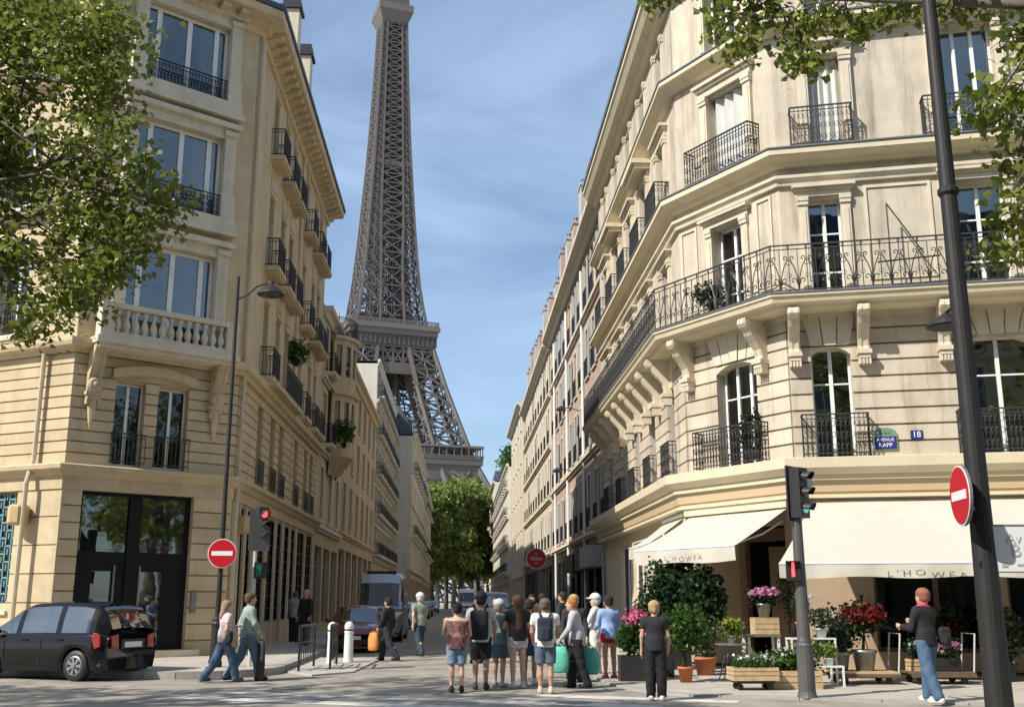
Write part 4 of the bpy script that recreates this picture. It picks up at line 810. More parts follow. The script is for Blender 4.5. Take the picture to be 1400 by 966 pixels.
HB=dict(deck=[(-1.95,.8),(-1.7,.92),(-.3,.93),(.6,.92),(.95,.88),(1.5,.76),(1.8,.62),(1.93,.46)],roof=[(-1.95,.82),(-1.75,1.15),(-1.4,1.36),(-.8,1.43),(-.2,1.42),(.2,1.34),(.95,.9)],ws=(.98,.12),rw=(-1.9,-1.3),pillars=((-1.6,-1.35),(-.5,-.42)))
def at(px,py): p=on_z(px,py); return p.x,p.y
x,y=at(470,893); car('dark red hatchback parked nose out behind the white bollards',-3.35,y+1.95,R(-88),3.86,1.72,paint='car_red',**HB)
# camper-like delivery van behind the red car
VN=dict(deck=[(-2.9,1.25),(1.4,1.25),(1.75,1.22),(2.3,1.08),(2.62,.9),(2.75,.62)],roof=[(-2.9,2.6),(-2.8,2.68),(.6,2.68),(1.0,2.58),(1.25,2.2),(1.95,1.24)],ws=(1.98,1.2),rw=(-2.88,-2.84),pillars=((-2.9,.7),(.9,1.0)),plan=[(-2.75,.96),(-2.5,1),(1.8,1),(2.3,.95),(2.65,.8),(2.75,.62)],belt_in=.97,tumble=.86)
Bv,Mv=car('silver high roofed van parked behind the dark red hatchback',-3.2,45.2,R(-90),5.5,2.0,paint='car_silver',name='parked_van',cat='van',r=.34,**VN)
put('roof_vent',MB().box(.35,.75,-.6,.6,2.62,2.76),'plastic_black',Mv,Bv)
car('silver estate car parked behind the silver van',-3.3,63,R(-90),4.2,1.75,paint='car_silver',group='cars parked along the left kerb',**HB)
car('white hatchback parked farther along the left kerb than the silver cars',-3.3,74,R(-90),3.86,1.74,paint='car_white',small=True,group='cars parked along the left kerb',**HB)
car('dark car parked beyond the white hatchback at the left kerb',-3.3,92,R(-90),3.86,1.74,paint='car_dark',small=True,group='cars parked along the left kerb',**HB)
car('dark car parked beyond the white hatchback at the left kerb',-3.3,104,R(-90),3.86,1.74,paint='car_dark',small=True,group='cars parked along the left kerb',**HB)
car('silver car near the park trees at the left kerb',-3.2,128,R(-90),3.86,1.74,paint='car_silver',small=True,group='cars parked along the left kerb',**HB)
VN2={**VN,'roof':[(-2.9,1.9),(-2.8,1.97),(.6,1.97),(1.0,1.92),(1.2,1.75),(1.95,1.24)]}
car('dark blue van with a wide windscreen parked behind the waiting crowd',1.75,58,R(-90),5.0,1.95,paint='car_blue',name='parked_van',cat='van',small=True,r=.33,xf=1.75,xr=-1.65,**VN2)
car('small white van far down the street',.8,118,R(-90),5.2,2.0,paint='car_white',name='parked_van',cat='van',small=True,**VN)
# ---------------------------------------------------------------- people: distance fields meshed into one skin
def nets(f,lo,h):
    s=f<0; nx,ny,nz=f.shape; c=np.zeros((nx-1,ny-1,nz-1,3),np.float32); cnt=np.zeros((nx-1,ny-1,nz-1),np.float32)
    sl=lambda a,n:slice(a,n-1+a)
    idx=[(a,b,d) for a in (0,1) for b in (0,1) for d in (0,1)]
    for p in idx:
        for ax in range(3):
            if p[ax]: continue
            q=list(p); q[ax]=1
            fa=f[sl(p[0],nx),sl(p[1],ny),sl(p[2],nz)]; fb=f[sl(q[0],nx),sl(q[1],ny),sl(q[2],nz)]
            m=(fa<0)!=(fb<0); t=np.where(m,fa/np.where(m,fa-fb,1),0)
            for k in range(3): c[...,k]+=np.where(m,p[k]+(t if k==ax else 0),0)
            cnt+=m
    act=cnt>0; ids=-np.ones(act.shape,np.int64); ids[act]=np.arange(act.sum()); ijk=np.argwhere(act)
    V=(ijk+c[act]/cnt[act][:,None])*h+lo; Q=[]
    for ax in range(3):
        a,b=s.take(range(s.shape[ax]-1),ax),s.take(range(1,s.shape[ax]),ax); e=np.argwhere(a!=b); u,v=(ax+1)%3,(ax+2)%3
        ok=(e[:,u]>0)&(e[:,v]>0)&(e[:,u]<f.shape[u]-1)&(e[:,v]<f.shape[v]-1); e=e[ok]; fl=a[tuple(e.T)]
        def g(du,dv): w=e.copy(); w[:,u]+=du; w[:,v]+=dv; return ids[tuple(w.T)]
        q=np.stack([g(-1,-1),g(0,-1),g(0,0),g(-1,0)],1); q[~fl]=q[~fl][:,::-1]; Q.append(q)
    return V,np.concatenate(Q)
class Field:
    def __init__(s,lo,hi,h):
        s.lo=np.array(lo,np.float32); s.h=h; n=[int((b-a)/h)+2 for a,b in zip(lo,hi)]
        s.P=np.stack(np.meshgrid(*[np.arange(k,dtype=np.float32)*h+a for k,a in zip(n,lo)],indexing='ij'),-1); s.d=np.full(s.P.shape[:3],9,np.float32)
    def cap(s,a,b,ra,rb,k=.03,sy=1.0,cut=None):
        a=np.array(a,np.float32); b=np.array(b,np.float32); ba=b-a; pa=s.P-a
        t=np.clip((pa@ba)/max(1e-6,ba@ba),0,1); q=pa-t[...,None]*ba; 
        if sy!=1: q[...,1]/=sy
        d=np.sqrt((q*q).sum(-1))-(ra+(rb-ra)*t)
        if cut is not None:
            e=a+ba*cut; d=np.maximum(d,(s.P-e)@(ba/np.linalg.norm(ba)))
        s.union(d,k); return s
    def union(s,d,k):
        if k<=0: s.d=np.minimum(s.d,d); return
        h=np.clip(.5+.5*(s.d-d)/k,0,1); s.d=s.d*(1-h)+d*h-k*h*(1-h)
    def plane(s,p,n): s.d=np.maximum(s.d,(s.P-np.array(p,np.float32))@np.array(n,np.float32)); return s
    def sub(s,c,r): s.d=np.maximum(s.d,r-np.linalg.norm(s.P-np.array(c,np.float32),axis=-1)); return s
    def mesh(s,name,extra=None):
        V,Q=nets(s.d,s.lo,s.h); V=V.tolist(); Q=Q.tolist()
        if extra: o=len(V); V+=extra.v; Q+=[tuple(i+o for i in f) for f in extra.f]
        me=bpy.data.meshes.new(name); me.from_pydata(V,[],Q); me.shade_smooth(); return me
CM={}
def cloth(c,pattern=None):
    k=(tuple(c),pattern)
    if k not in CM:
        n='cloth_%d'%len(CM); mat(n,c,.85,.12 if not pattern else .5,5 if not pattern else 14,.5,22,col2=pattern); CM[k]=n
    return CM[k]
SKIN=[(.52,.32,.23),(.46,.27,.19),(.58,.38,.28),(.4,.23,.16)]
for i,c in enumerate(SKIN): mat('skin_%d'%i,c,.6,.06,8)
def person(label,px,fy,H,face,top,bottom,hair=(.03,.02,.015),skin=0,sleeve='short',legs='long',shoes=(.02,.02,.02),stride=0.0,arms=((8,12),(8,12)),build=1.0,longhair=0,hat=None,neck=.0,hem=.86,h=.02,base=0.0,pattern=None,Y=None,lean=0,turn=0,jacket=None):
    # face: heading in degrees, 0 looks away down the street, 90 to the right
    p=on_z(px,fy,base); s=H/1.75; M=T(p.x,p.y,base)@RZ(R(-face)); B=thing('person',label,'person',M); S=M@SC(s,s,s); b=build
    # joints
    st=stride; hipz=.92-.03*abs(st)
    hips=[(-.09,0,hipz),(.09,0,hipz)]; kn=[];an=[]
    for i,(sx) in enumerate((-1,1)):
        f=st*sx; kx=sx*.1; ky=.30*f*.9+.02; kz=hipz-.43; kn.append((kx,ky,kz)); back=f<0
        ay=ky+(.30*f*.55 if not back else .30*f*1.35); az=.085+(.06*abs(f) if back else 0); an.append((sx*.1,ay-.02,az))
    ly=lean*.01
    ch=(0,ly*.6,1.3); nk=(0,ly,1.47); hc=(0,ly*1.2+.02,1.625); sh=[(-.185*b,ly*.8,1.415),(.185*b,ly*.8,1.415)]; el=[];wr=[]
    for i,sx in enumerate((-1,1)):
        a,e=arms[i]; ar=R(a); out=.09
        el.append((sh[i][0]+sx*out*.6,sh[i][1]+.29*math.sin(ar)-.02,sh[i][2]-.29*math.cos(ar))); fr=ar+R(e)
        wr.append((el[i][0]+sx*.01-sx*.10*max(0,math.sin(fr)-.3),el[i][1]+.25*math.sin(fr),el[i][2]-.25*math.cos(fr)))
    lo=(-.55,-.6,-.02); hi=(.55,.6,1.8)
    ys=[q[1] for q in an+kn+wr]; lo=(-.42*max(1,b),min(-.26,min(ys)-.24),-.03); hi=(.42*max(1,b),max(.26,max(ys)+.26),1.8)
    F=Field(lo,hi,h)
    def torso(F,g=0.0,k=.04):
        F.cap((0,0,hipz+.02),(0,.0,hipz+.1),.155*b+g,.145*b+g,k,.72); F.cap((0,0,hipz+.12),ch,.135*b+g,.165*b+g,k,.66); F.cap((sh[0][0]*.72,sh[0][1],sh[0][2]-.02),(sh[1][0]*.72,sh[1][1],sh[1][2]-.02),.075+g,.075+g,.06,.95)
    torso(F); F.cap((0,ly*.9,1.42),nk,.06,.055,.03); F.cap((0,ly,1.46),(hc[0],hc[1]-.02,1.56),.053,.055,.02)
    F.cap((0,hc[1]-.012,1.655),(0,hc[1]-.0,1.60),.098,.088,.03,1.1); F.cap((0,hc[1]+.01,1.58),(0,hc[1]+.035,1.54),.075,.05,.04); F.cap((0,hc[1]+.1,1.63),(0,hc[1]+.118,1.605),.012,.018,.012)
    for sx in (-1,1): F.cap((sx*.093,hc[1]-.005,1.635),(sx*.096,hc[1]-.005,1.595),.017,.013,.008)
    for i in range(2):
        F.cap(hips[i],kn[i],.088*b,.058,.05); F.cap(kn[i],((kn[i][0]+an[i][0])/2,(kn[i][1]+an[i][1])/2-.018,(kn[i][2]+an[i][2])/2+.05),.054,.056,.02); F.cap(((kn[i][0]+an[i][0])/2,(kn[i][1]+an[i][1])/2-.015,(kn[i][2]+an[i][2])/2+.05),an[i],.052,.036,.02)
        F.cap((an[i][0],an[i][1]-.03,an[i][2]-.03),(an[i][0]*1.15,an[i][1]+.13,.035 if an[i][2]<.1 else an[i][2]-.06),.036,.03,.02)
        F.cap(sh[i],el[i],.052*b,.04,.03); F.cap(el[i],wr[i],.042,.029,.02)
    ex=MB()
    for i,sx in enumerate((-1,1)):       # palms with five bent fingers
        w=Vector(wr[i]); d=(w-Vector(el[i])).normalized(); side=Vector((0,1,0)) if abs(d.y)<.8 else Vector((0,0,-1)); side=(side-d*side.dot(d)).normalized(); inn=side.cross(d)*(-sx); inn=inn if inn.x*sx<0 else -inn
        F.cap(tuple(w),tuple(w+d*.085),.033,.036,.015)
        for k,(o,l) in enumerate(((-.03,.062),(-.01,.078),(.011,.084),(.031,.074))):
            a=w+d*.1+side*(-o); m1=a+d*l*.5+inn*.006; e2=a+d*l*.85+inn*.03; ex.tube([a-d*.03,a,m1,e2],[.0105,.0105,.0095,.007],6)
        a=w+d*.03+side*.03; ex.tube([a,a+side*.026+d*.028,a+side*.03+d*.06+inn*.01],[.012,.011,.008],6)
    for sx in (-1,1): ex.ball((sx*.034,hc[1]+.082,1.635),.012,6,4)
    put('body',F.mesh('body',ex),'skin_%d'%skin,S,B)
    # shirt / jacket
    tc_=cloth(top,pattern); F=Field((lo[0],lo[1],hem-.08),(hi[0],hi[1],1.52),h)
    torso(F,.022); frac={'none':0,'short':.55,'long':1}[sleeve]
    for i in range(2):
        if frac: F.cap(sh[i],el[i],.068*b,.06,.03,cut=frac if frac<1 else None)
        if frac==1: F.cap(el[i],wr[i],.058,.046,.02,cut=.97)
    F.cap((0,0,hem-.1),(0,.0,hem+.2),.192*b,.172*b,.04,.84); F.d+=.005*np.sin(17*F.P[...,2]+7*np.sin(8*F.P[...,0]+5*F.P[...,1])); F.plane((0,0,hem),(0,0,-1)); F.sub((0,ly+.035,1.535),.095)
    if sleeve=='none': F.plane((0,0,1.41),(0,0,1))
    put('shirt',F.mesh('shirt'),tc_,S,B)
    if sleeve=='none':
        mb=MB()
        for sx in (-1,1): mb.tube([(sx*.09,.1,1.36),(sx*.1,.06,1.47),(sx*.1,-.04,1.475),(sx*.09,-.1,1.38)],.012,5)
        put('strap',mb,tc_,S,B)
    # trousers, shorts or dress
    bc=cloth(bottom); F=Field((lo[0],lo[1],.02),(hi[0],hi[1],hipz+.16),h)
    F.cap((0,0,hipz+.0),(0,0,hipz+.08),.164*b,.15*b,.03,.76)
    if legs=='dress': F.cap((0,0,hipz),(0,0,.62),.17*b,.25*b,.03,.8); F.plane((0,0,.5),(0,0,-1)); F.plane((0,0,.6),(0,0,-1))
    else:
        for i in range(2):
            if legs=='long': F.cap(hips[i],kn[i],.112*b,.1,.04); F.cap(kn[i],an[i],.1,.084,.03)
            else: c={'short':.35,'knee':.85}[legs]; F.cap(hips[i],kn[i],.112*b,.1,.03,cut=c)
        F.d+=.004*np.sin(30*F.P[...,2]+6*np.sin(14*F.P[...,0])); F.plane((0,0,.05),(0,0,-1))
    F.plane((0,0,hipz+.14),(0,0,1)); put({'long':'trousers','dress':'skirt'}.get(legs,'shorts'),F.mesh('trousers'),bc,S,B)
    for i in range(2):
        a=an[i]; zz=.03 if a[2]<.1 else a[2]-.07; F=Field((a[0]-.12,a[1]-.16,zz-.07),(a[0]+.12,a[1]+.26,zz+.16),.014); F.cap((a[0],a[1]-.05,zz+.02),(a[0]*1.15,a[1]+.14,zz+.012),.05,.046,.02); F.cap((a[0],a[1]-.03,zz+.03),(a[0],a[1]-.02,zz+.075),.05,.046,.03); F.plane((0,0,zz-.028),(0,0,-1)); put('shoe',F.mesh('shoe'),cloth(shoes),S,B)
    # hair, hat
    F=Field((-.2,min(hc[1]-.3,-.3),1.0),(.2,hc[1]+.2,1.82),.016); F.cap((0,hc[1]-.025,1.668),(0,hc[1]-.03,1.625),.112,.1,.02,1.08)
    if longhair>0: F.cap((0,hc[1]-.06,1.62),(0,min(hc[1]-.1,-.12),1.62-longhair),.1,.06,.05,.7)
    if longhair<0: F.cap((0,hc[1]-.1,1.66),(0,hc[1]-.16,1.4),.03,.02,.03)
    F.d+=.006*np.sin(55*F.P[...,0]+9*np.sin(20*F.P[...,2]))*np.sin(48*F.P[...,1]+6*np.sin(26*F.P[...,2])); F.d=np.maximum(F.d,-(np.maximum(-(F.P[...,1]-(hc[1]+.045)),F.P[...,2]-1.675))); F.plane((0,0,1.55 if longhair<=0 else 1.1),(0,0,-1))
    put('hair',F.mesh('hair'),cloth(hair),S,B)
    if hat:
        F=Field((-.24,hc[1]-.26,1.6),(.24,hc[1]+.34,1.84),.016); F.cap((0,hc[1]-.015,1.69),(0,hc[1]-.015,1.685),.125,.125,.01,1.08); F.plane((0,0,1.68),(0,0,-1)); d=np.linalg.norm((F.P-np.array([0,hc[1]+.1,1.69],np.float32))*np.array([.8,.75,4.5],np.float32),axis=-1)-.085; F.union(d,.01); put('cap',F.mesh('cap'),cloth(hat),S,B)
    return M,s,dict(wr=wr,sh=sh,an=an)
def pack(label,pm,col,w=.3,hh=.46,d=.16,z=1.2,y=-.25,name='backpack',cat='backpack',x=0,straps=True):
    M,s,_=pm; Q=M@SC(s,s,s); B=thing(name,label,cat,Q@T(x,y,z-hh/2)); c=cloth(col)
    F=Field((-w/2-.06,-d/2-.08,-.06),(w/2+.06,d/2+.06,hh+.08),.02); q=np.abs(F.P-np.array([0,0,hh/2],np.float32))-np.array([w/2-.06,d/2-.05,hh/2-.07],np.float32)
    F.union(np.linalg.norm(np.maximum(q,0),axis=-1)-.06,0); q=np.abs(F.P-np.array([0,-d/2,hh*.3],np.float32))-np.array([w/2-.09,.0,hh*.2],np.float32); F.union(np.linalg.norm(np.maximum(q,0),axis=-1)-.04,.01); put('pack_body',F.mesh('pack'),c,W[B],B)
    if straps:
        for sx in (-1,1): put('shoulder_strap',MB().tube([(sx*w*.28,d*.4,hh*.98),(sx*w*.36,d*.5+.08,hh*1.16),(sx*w*.42,d*.5+.2,hh*1.0),(sx*w*.42,d*.5+.24,hh*.5)],.02,6),c,W[B],B)
def bag(label,pm,side,col,w=.34,hh=.42,drop=.16,name='shopping_bag',cat='bag',off=(0,0),rot=0):
    M,s,J=pm; wv=Vector(J['wr'][side]); Q=M@SC(s,s,s)@T(wv.x+off[0],wv.y+.02+off[1],wv.z-.08); B=thing(name,label,cat,Q@T(0,0,-drop-hh)@RZ(R(rot))); b=MB(); rng=random.Random(label)
    n=12
    for i,(f,ww) in enumerate(((0,.72),(.08,.9),(.4,1.05),(.75,.95),(1,.7))): pass
    rg=[(.0,.74),(.06,.95),(.35,1.06),(.7,.98),(1.0,.72)]
    for f,ww in rg: b.v+=[(w/2*ww*math.cos(2*math.pi*k/n)*(1+.08*rng.random()),w*.24*ww*math.sin(2*math.pi*k/n)*(1+.15*rng.random()),f*hh) for k in range(n)]
    b.f=[(i*n+k,i*n+(k+1)%n,(i+1)*n+(k+1)%n,(i+1)*n+k) for i in range(len(rg)-1) for k in range(n)]+[tuple(range(n))[::-1],tuple(range((len(rg)-1)*n,len(rg)*n))]
    put('bag_body',b.mesh('bag',True),cloth(col),W[B],B)
    put('handle',MB().tube([(-w*.3,0,hh-.02),(-w*.1,0,hh+drop*.7),(0,0,hh+drop),(w*.1,0,hh+drop*.7),(w*.3,0,hh-.02)],.012,5),cloth(col),W[B],B)
A=((10,15),(10,15))
P1=person('person in a dark floral top and pale denim shorts waiting with the crowd',624,946,1.56,-5,(.05,.02,.025),(.17,.26,.36),(.012,.01,.01),2,'none','knee',pattern=(.42,.2,.18),build=1.18,arms=((25,60),(15,40)),hem=.84)
P2=person('person in a grey tee, black shorts and black cap carrying a black backpack',657,942,1.74,8,(.5,.49,.48),(.012,.012,.014),(.02,.015,.01),1,'short','knee',(.05,.05,.05),build=1.12,hat=(.012,.012,.015),arms=((20,60),(10,30)))
pack('big black backpack worn over a grey tee',P2,(.012,.012,.016),.34,.56,.2,1.18,-.27)
P3=person('person in a teal grey dress with a pale bucket hat amid the crowd',682,939,1.6,40,(.15,.22,.23),(.07,.14,.18),(.35,.3,.25),2,'short','dress',(.5,.5,.48),hat=(.4,.5,.5),arms=((30,80),(12,20)))
P4=person('person with very long brown hair in a black top and light grey shorts',708,941,1.7,-12,(.01,.01,.011),(.5,.49,.5),(.07,.035,.02),0,'short','short',(.5,.5,.52),longhair=.55,arms=((25,70),(25,70)),hem=.9)
P5=person('person in a dark red shirt and navy skirt standing behind the long-haired one',724,936,1.63,15,(.2,.02,.03),(.03,.05,.1),(.04,.02,.015),1,'short','dress',(.6,.6,.6),arms=((20,50),(8,20)))
P6=person('person in a white tee and denim shorts with a navy daypack',746,948,1.64,5,(.66,.67,.68),(.1,.13,.2),(.12,.09,.07),1,'short','knee',(.55,.42,.3),build=1.1,arms=((15,30),(30,60)))
pack('navy daypack worn over a white tee',P6,(.02,.025,.045),.3,.46,.18,1.2,-.25)
P7=person('older person with ginger hair in a light grey jacket and black trousers holding bags',790,940,1.66,-80,(.47,.46,.49),(.01,.01,.012),(.38,.17,.05),2,'long','long',(.02,.02,.02),build=1.12,arms=((22,18),(-22,8)),lean=8,stride=.3,hem=.82)
bag('mint green shopping bag hanging from the left hand of the ginger-haired person',P7,0,(.12,.48,.38),.4,.5,.06,off=(-.06,.02),rot=80); bag('mint green shopping bag hanging from the right hand of the ginger-haired person',P7,1,(.1,.42,.34),.4,.52,.06,off=(.02,-.12),rot=80)
P8=person('fair-haired person in dark clothes half hidden behind the grey jacket',786,931,1.72,180,(.03,.03,.035),(.02,.02,.025),(.42,.3,.16),2,'long','long')
P9=person('person all in white with a white cap beside the blue shirted one',816,922,1.72,-70,(.68,.68,.66),(.6,.58,.54),(.6,.58,.55),2,'long','long',(.6,.6,.6),hat=(.7,.7,.7),hem=.7,arms=((30,60),(20,40)))
P10=person('person in a light blue shirt and red shorts with a dark ponytail',834,928,1.7,-15,(.3,.42,.72),(.4,.02,.03),(.02,.012,.01),1,'long','short',(.45,.1,.08),longhair=-1,arms=((20,50),(8,10)))
P11=person('person in a black tee and black trousers with white trainers on the crossing',898,957,1.6,10,(.018,.018,.02),(.01,.01,.011),(.4,.28,.14),0,'short','long',(.75,.75,.74),longhair=-1,base=.005,arms=((5,8),(10,20)))
P12=person('person in a black jacket, blue jeans and pink scarf looking at the shop window',1274,960,1.77,-25,(.015,.015,.017),(.06,.115,.19),(.25,.1,.06),2,'long','long',(.75,.75,.74),base=.03,arms=((20,75),(25,80)),stride=.35)
M,s,_=P12; put('scarf',MB().tube([(.09*math.cos(R(a)),.02+.085*math.sin(R(a)),1.485+.02*math.sin(R(a*2))) for a in range(0,360,30)],.035,6,closed=True).mesh('scarf',True),cloth((.55,.06,.13)),M@SC(s,s,s),[o for o in W if o.name.startswith('person')and W[o]==M][0])
pack('black shoulder bag hanging across a black jacket',P12,(.02,.02,.022),.26,.3,.1,1.02,-.1,'shoulder_bag','bag',.3,False)
P13=person('person in a pale pink top and blue jeans walking past the signpost',304,932,1.6,58,(.62,.5,.52),(.055,.11,.18),(.3,.2,.12),2,'short','long',(.1,.12,.16),stride=.6,longhair=.2,arms=((30,70),(-10,40)),build=1.05)
pack('black crossbody bag at the hip of a pale pink top',P13,(.012,.012,.014),.26,.3,.1,.98,.0,'crossbody_bag','bag',.26,False)
P14=person('bearded person in a sage green shirt and blue jeans walking past the signpost',336,930,1.76,62,(.28,.35,.33),(.12,.17,.23),(.1,.055,.03),0,'long','long',(.03,.03,.04),stride=.55,arms=((-15,15),(15,20)))
bag('dark grey garment bag carried by a sage green shirt',P14,1,(.03,.035,.04),.3,.75,.06,'garment_bag')
P15=person('person in black crossing the side street with an orange bag',529,903,1.66,-60,(.015,.015,.018),(.015,.02,.03),(.02,.015,.01),1,'long','long',(.02,.02,.02),stride=.6,arms=((10,20),(-5,15)))
bag('orange tote bag carried across the side street',P15,0,(.6,.24,.06),.4,.5,.04,'tote_bag',off=(-.08,.1),rot=70)
P16=person('person in a grey green shirt and white cap crossing the side street',573,897,1.78,-25,(.24,.28,.23),(.03,.045,.065),(.5,.5,.48),2,'short','long',(.03,.03,.03),stride=.65,hat=(.7,.7,.7),arms=((-20,20),(30,60)),build=1.06)
P17=person('person in a pale grey shirt and dark trousers standing on the shaded pavement',401,877,1.74,20,(.4,.42,.38),(.02,.025,.035),(.12,.1,.09),0,'short','long',base=.15,build=1.05)
P18=person('grey-haired person in a long dark coat beside the pale grey shirt',416,881,1.78,-150,(.02,.022,.025),(.015,.015,.018),(.4,.38,.35),2,'long','long',base=.15,hem=.6)
P19=person('person in dark clothes in the shade close to the tall shop windows',389,872,1.72,60,(.018,.018,.02),(.015,.015,.018),(.02,.02,.02),1,'long','long',base=.15)
for i,(x_,yy,lab) in enumerate(((652,906,'bystander in dark navy behind the black backpack'),(676,896,'bystander in charcoal behind the pale bucket hat'),(727,893,'bystander in black under the round red sign'),(742,896,'bystander in dark brown under the round red sign'),(770,900,'bystander in dark green before the bistro'))):
    person(lab,x_,yy,1.7+.03*i,(200,150,170,30,-60)[i],((.02,.025,.05),(.04,.04,.045),(.012,.012,.012),(.05,.03,.02),(.02,.035,.025))[i],(.02,.02,.025),(.03,.02,.015),i%4,'long','long',h=.028)
# ---------------------------------------------------------------- signs, lamps, traffic lights
RX90=Matrix.Rotation(R(90),4,'X')
def text(name,body,size,m,M,parent,ext=.002,sx=1.0):
    c=bpy.data.curves.new(name,'FONT'); c.body=body; c.size=size; c.align_x='CENTER'; c.align_y='CENTER'; c.extrude=ext
    o=bpy.data.objects.new('tmp_text',c); COL.objects.link(o); dg=bpy.context.evaluated_depsgraph_get(); dg.update()
    me=bpy.data.meshes.new_from_object(o.evaluated_get(dg)); bpy.data.objects.remove(o); me.materials.clear(); return put(name,me,m,M@RX90@SC(sx,1,1),parent)
def disc(r,t=.02,n=36,rim=None): return MB().lathe([(r,0),(r,t),(.001,t)],n,M=Matrix.Rotation(R(90),4,'X'))
def no_entry(label,M,r=.33):        # local: faces -y
    B=thing('no_entry_sign',label,'road sign',M); put('backplate',disc(r,.03),'sign_back',M@T(0,.012,0),B); put('rim',disc(r*.99,.012),'sign_white',M@T(0,-.012,0),B); put('red_face',disc(r*.94,.01),'sign_red',M@T(0,-.02,0),B); put('white_bar',MB().box(-r*.72,r*.72,-.036,-.03,-r*.15,r*.15),'sign_white',M,B); put('clamp',MB().box(-.07,.07,.012,.1,.12,.17).box(-.07,.07,.012,.1,-.17,-.12),'sign_back',M,B)
# left lamp post
lp=on_Y(297,852,25.0); zt=on_Y(329,378,25.0).z; hz=on_Y(370,403,25.0)
B=thing('street_lamp','tall thin dark street lamp with a bell lamp beside the golden corner building','street lamp',T(lp.x,lp.y,.15)); b0=lp.x; y0=lp.y
put('post',MB().tube([(b0,y0,.15),(b0,y0,1.2),(b0,y0,1.25),(b0,y0,zt)],[.11,.1,.06,.04],12),'pole_green',I4,B); put('base',MB().lathe([(.16,0),(.16,.1),(.13,.2),(.12,.9),(.13,.95),(.1,1.0)],12,(b0,y0,.15)),'pole_green',I4,B)
put('arm',MB().tube([(b0,y0,hz.z-.12),(b0+.25,y0,hz.z-.02),(b0+.45,y0,hz.z+.2),(hz.x,y0,hz.z+.32)],.022,6),'pole_green',I4,B)
lh=put('lamp_shade',MB().lathe([(.05,.34),(.07,.26),(.2,.16),(.32,.03),(.33,0),(.3,0)],16,(hz.x,y0,hz.z)),'pole_green',I4,B); put('lens',MB().lathe([(.28,.012),(.2,-.05),(.02,-.09)],14,(hz.x,y0,hz.z)),'lens_dark',I4,lh)
sp=on_Y(304,756,24.8); no_entry('round red no entry sign on the thin street lamp by the golden building',T(sp.x,sp.y,sp.z),.33)
# left traffic light
tp=on_Y(343,870,25.2); tz=on_Y(350,700,25.2).z
def signal(B,M,z,n=3,lit=0,litmat='lamp_red',w=.24,pitch=.26,vis=.2):
    hgt=n*pitch+.06; k=put('signal_head',MB().box(-w/2,w/2,-.1,.1,z-hgt,z),'black_metal',M,B)
    for i in range(n):
        c=(0,-.105,z-.03-pitch*(i+.5)); mm=litmat if i==lit else ('lens_green' if i==2 else 'lens_dark')
        put('lens',MB().lathe([(.085,0),(.085,.012),(.05,.03),(.001,.035)],16,M=T(*c)@Matrix.Rotation(R(90),4,'X')),mm,M,k)
        mb=MB(); pts=[(c[0]+.1*math.cos(R(a)),c[1],c[2]+.1*math.sin(R(a))) for a in range(-10,191,20)]; q=[(x*1.0,c[1]-vis*(.55+.45*math.sin(max(0,R(a)))),zz-.02) for (x,_,zz),a in zip(pts,range(-10,191,20))]
        mb.add(pts+q,[(j,j+1,j+1+len(pts),j+len(pts)) for j in range(len(pts)-1)]); put('visor',mb,'black_metal',M,k)
    return k
B=thing('traffic_light','traffic light showing red with a grey sign back beside the street lamp','traffic light',T(tp.x,tp.y,.15)); M=T(tp.x,tp.y,0)@RZ(R(20))
put('post',MB().tube([(tp.x,tp.y,.15),(tp.x,tp.y,tz-.7)],.045,10),'sign_grey',I4,B); signal(B,M@T(.1,0,0)@RZ(R(25)),tz+.12,3,0,w=.26); put('sign_back',MB().prism([(-.2,tz-.9),(.28,tz-.9),(.28,tz-.4),(-.14,tz+.06),(-.2,tz+.06)],-.2,-.18,'y'),'pole_grey',M,B)
put('pedestrian_signal',MB().box(-.02,.26,-.09,.09,on_Y(352,790,25.2).z,on_Y(352,768,25.2).z),'black_metal',M,B); put('lens',MB().box(.02,.14,-.1,-.09,on_Y(352,787,25.2).z,on_Y(352,771,25.2).z),'lens_green',M,B)
# right traffic light
p=on_z(1104,953,.03); B=thing('traffic_light','tall dark traffic light standing before the cream awnings','traffic light',T(p.x,p.y,.03)); zt=on_Y(1085,640,p.y).z
put('post',MB().tube([(p.x,p.y,.03),(p.x,p.y,.95),(p.x,p.y,1.0),(p.x,p.y,zt-.5)],[.12,.12,.11,.08],14),'pole_grey',I4,B); put('base',MB().lathe([(.175,0),(.16,.04),(.145,.1),(.14,.82),(.145,.85),(.115,.9)],14,(p.x,p.y,.03)),'pole_grey',I4,B)
M=T(p.x,p.y,0)@RZ(R(42)); signal(B,M@T(0,-.08,0),zt,3,2,'lamp_green',w=.3,pitch=.27); put('backing_board',MB().box(-.2,.2,.03,.06,zt-.92,zt+.04),'black_metal',M,B)
pz=on_Y(1088,780,p.y).z; M2=T(p.x-.12,p.y-.05,0)@RZ(R(-15)); k=put('pedestrian_signal',MB().box(-.13,.11,-.1,.1,pz-.16,pz+.16),'black_metal',M2,B); put('lens',MB().box(-.04,.01,-.112,-.1,pz-.1,pz+.1).ball((-.015,-.106,pz+.12),.025,8,6),'lamp_red',M2,k); put('visor',MB().box(-.13,.11,-.2,-.1,pz+.15,pz+.165),'black_metal',M2,k)
put('repeater_box',MB().box(.12,.3,-.06,.1,zt-.32,zt-.16),'sign_white',T(p.x,p.y,0),B)
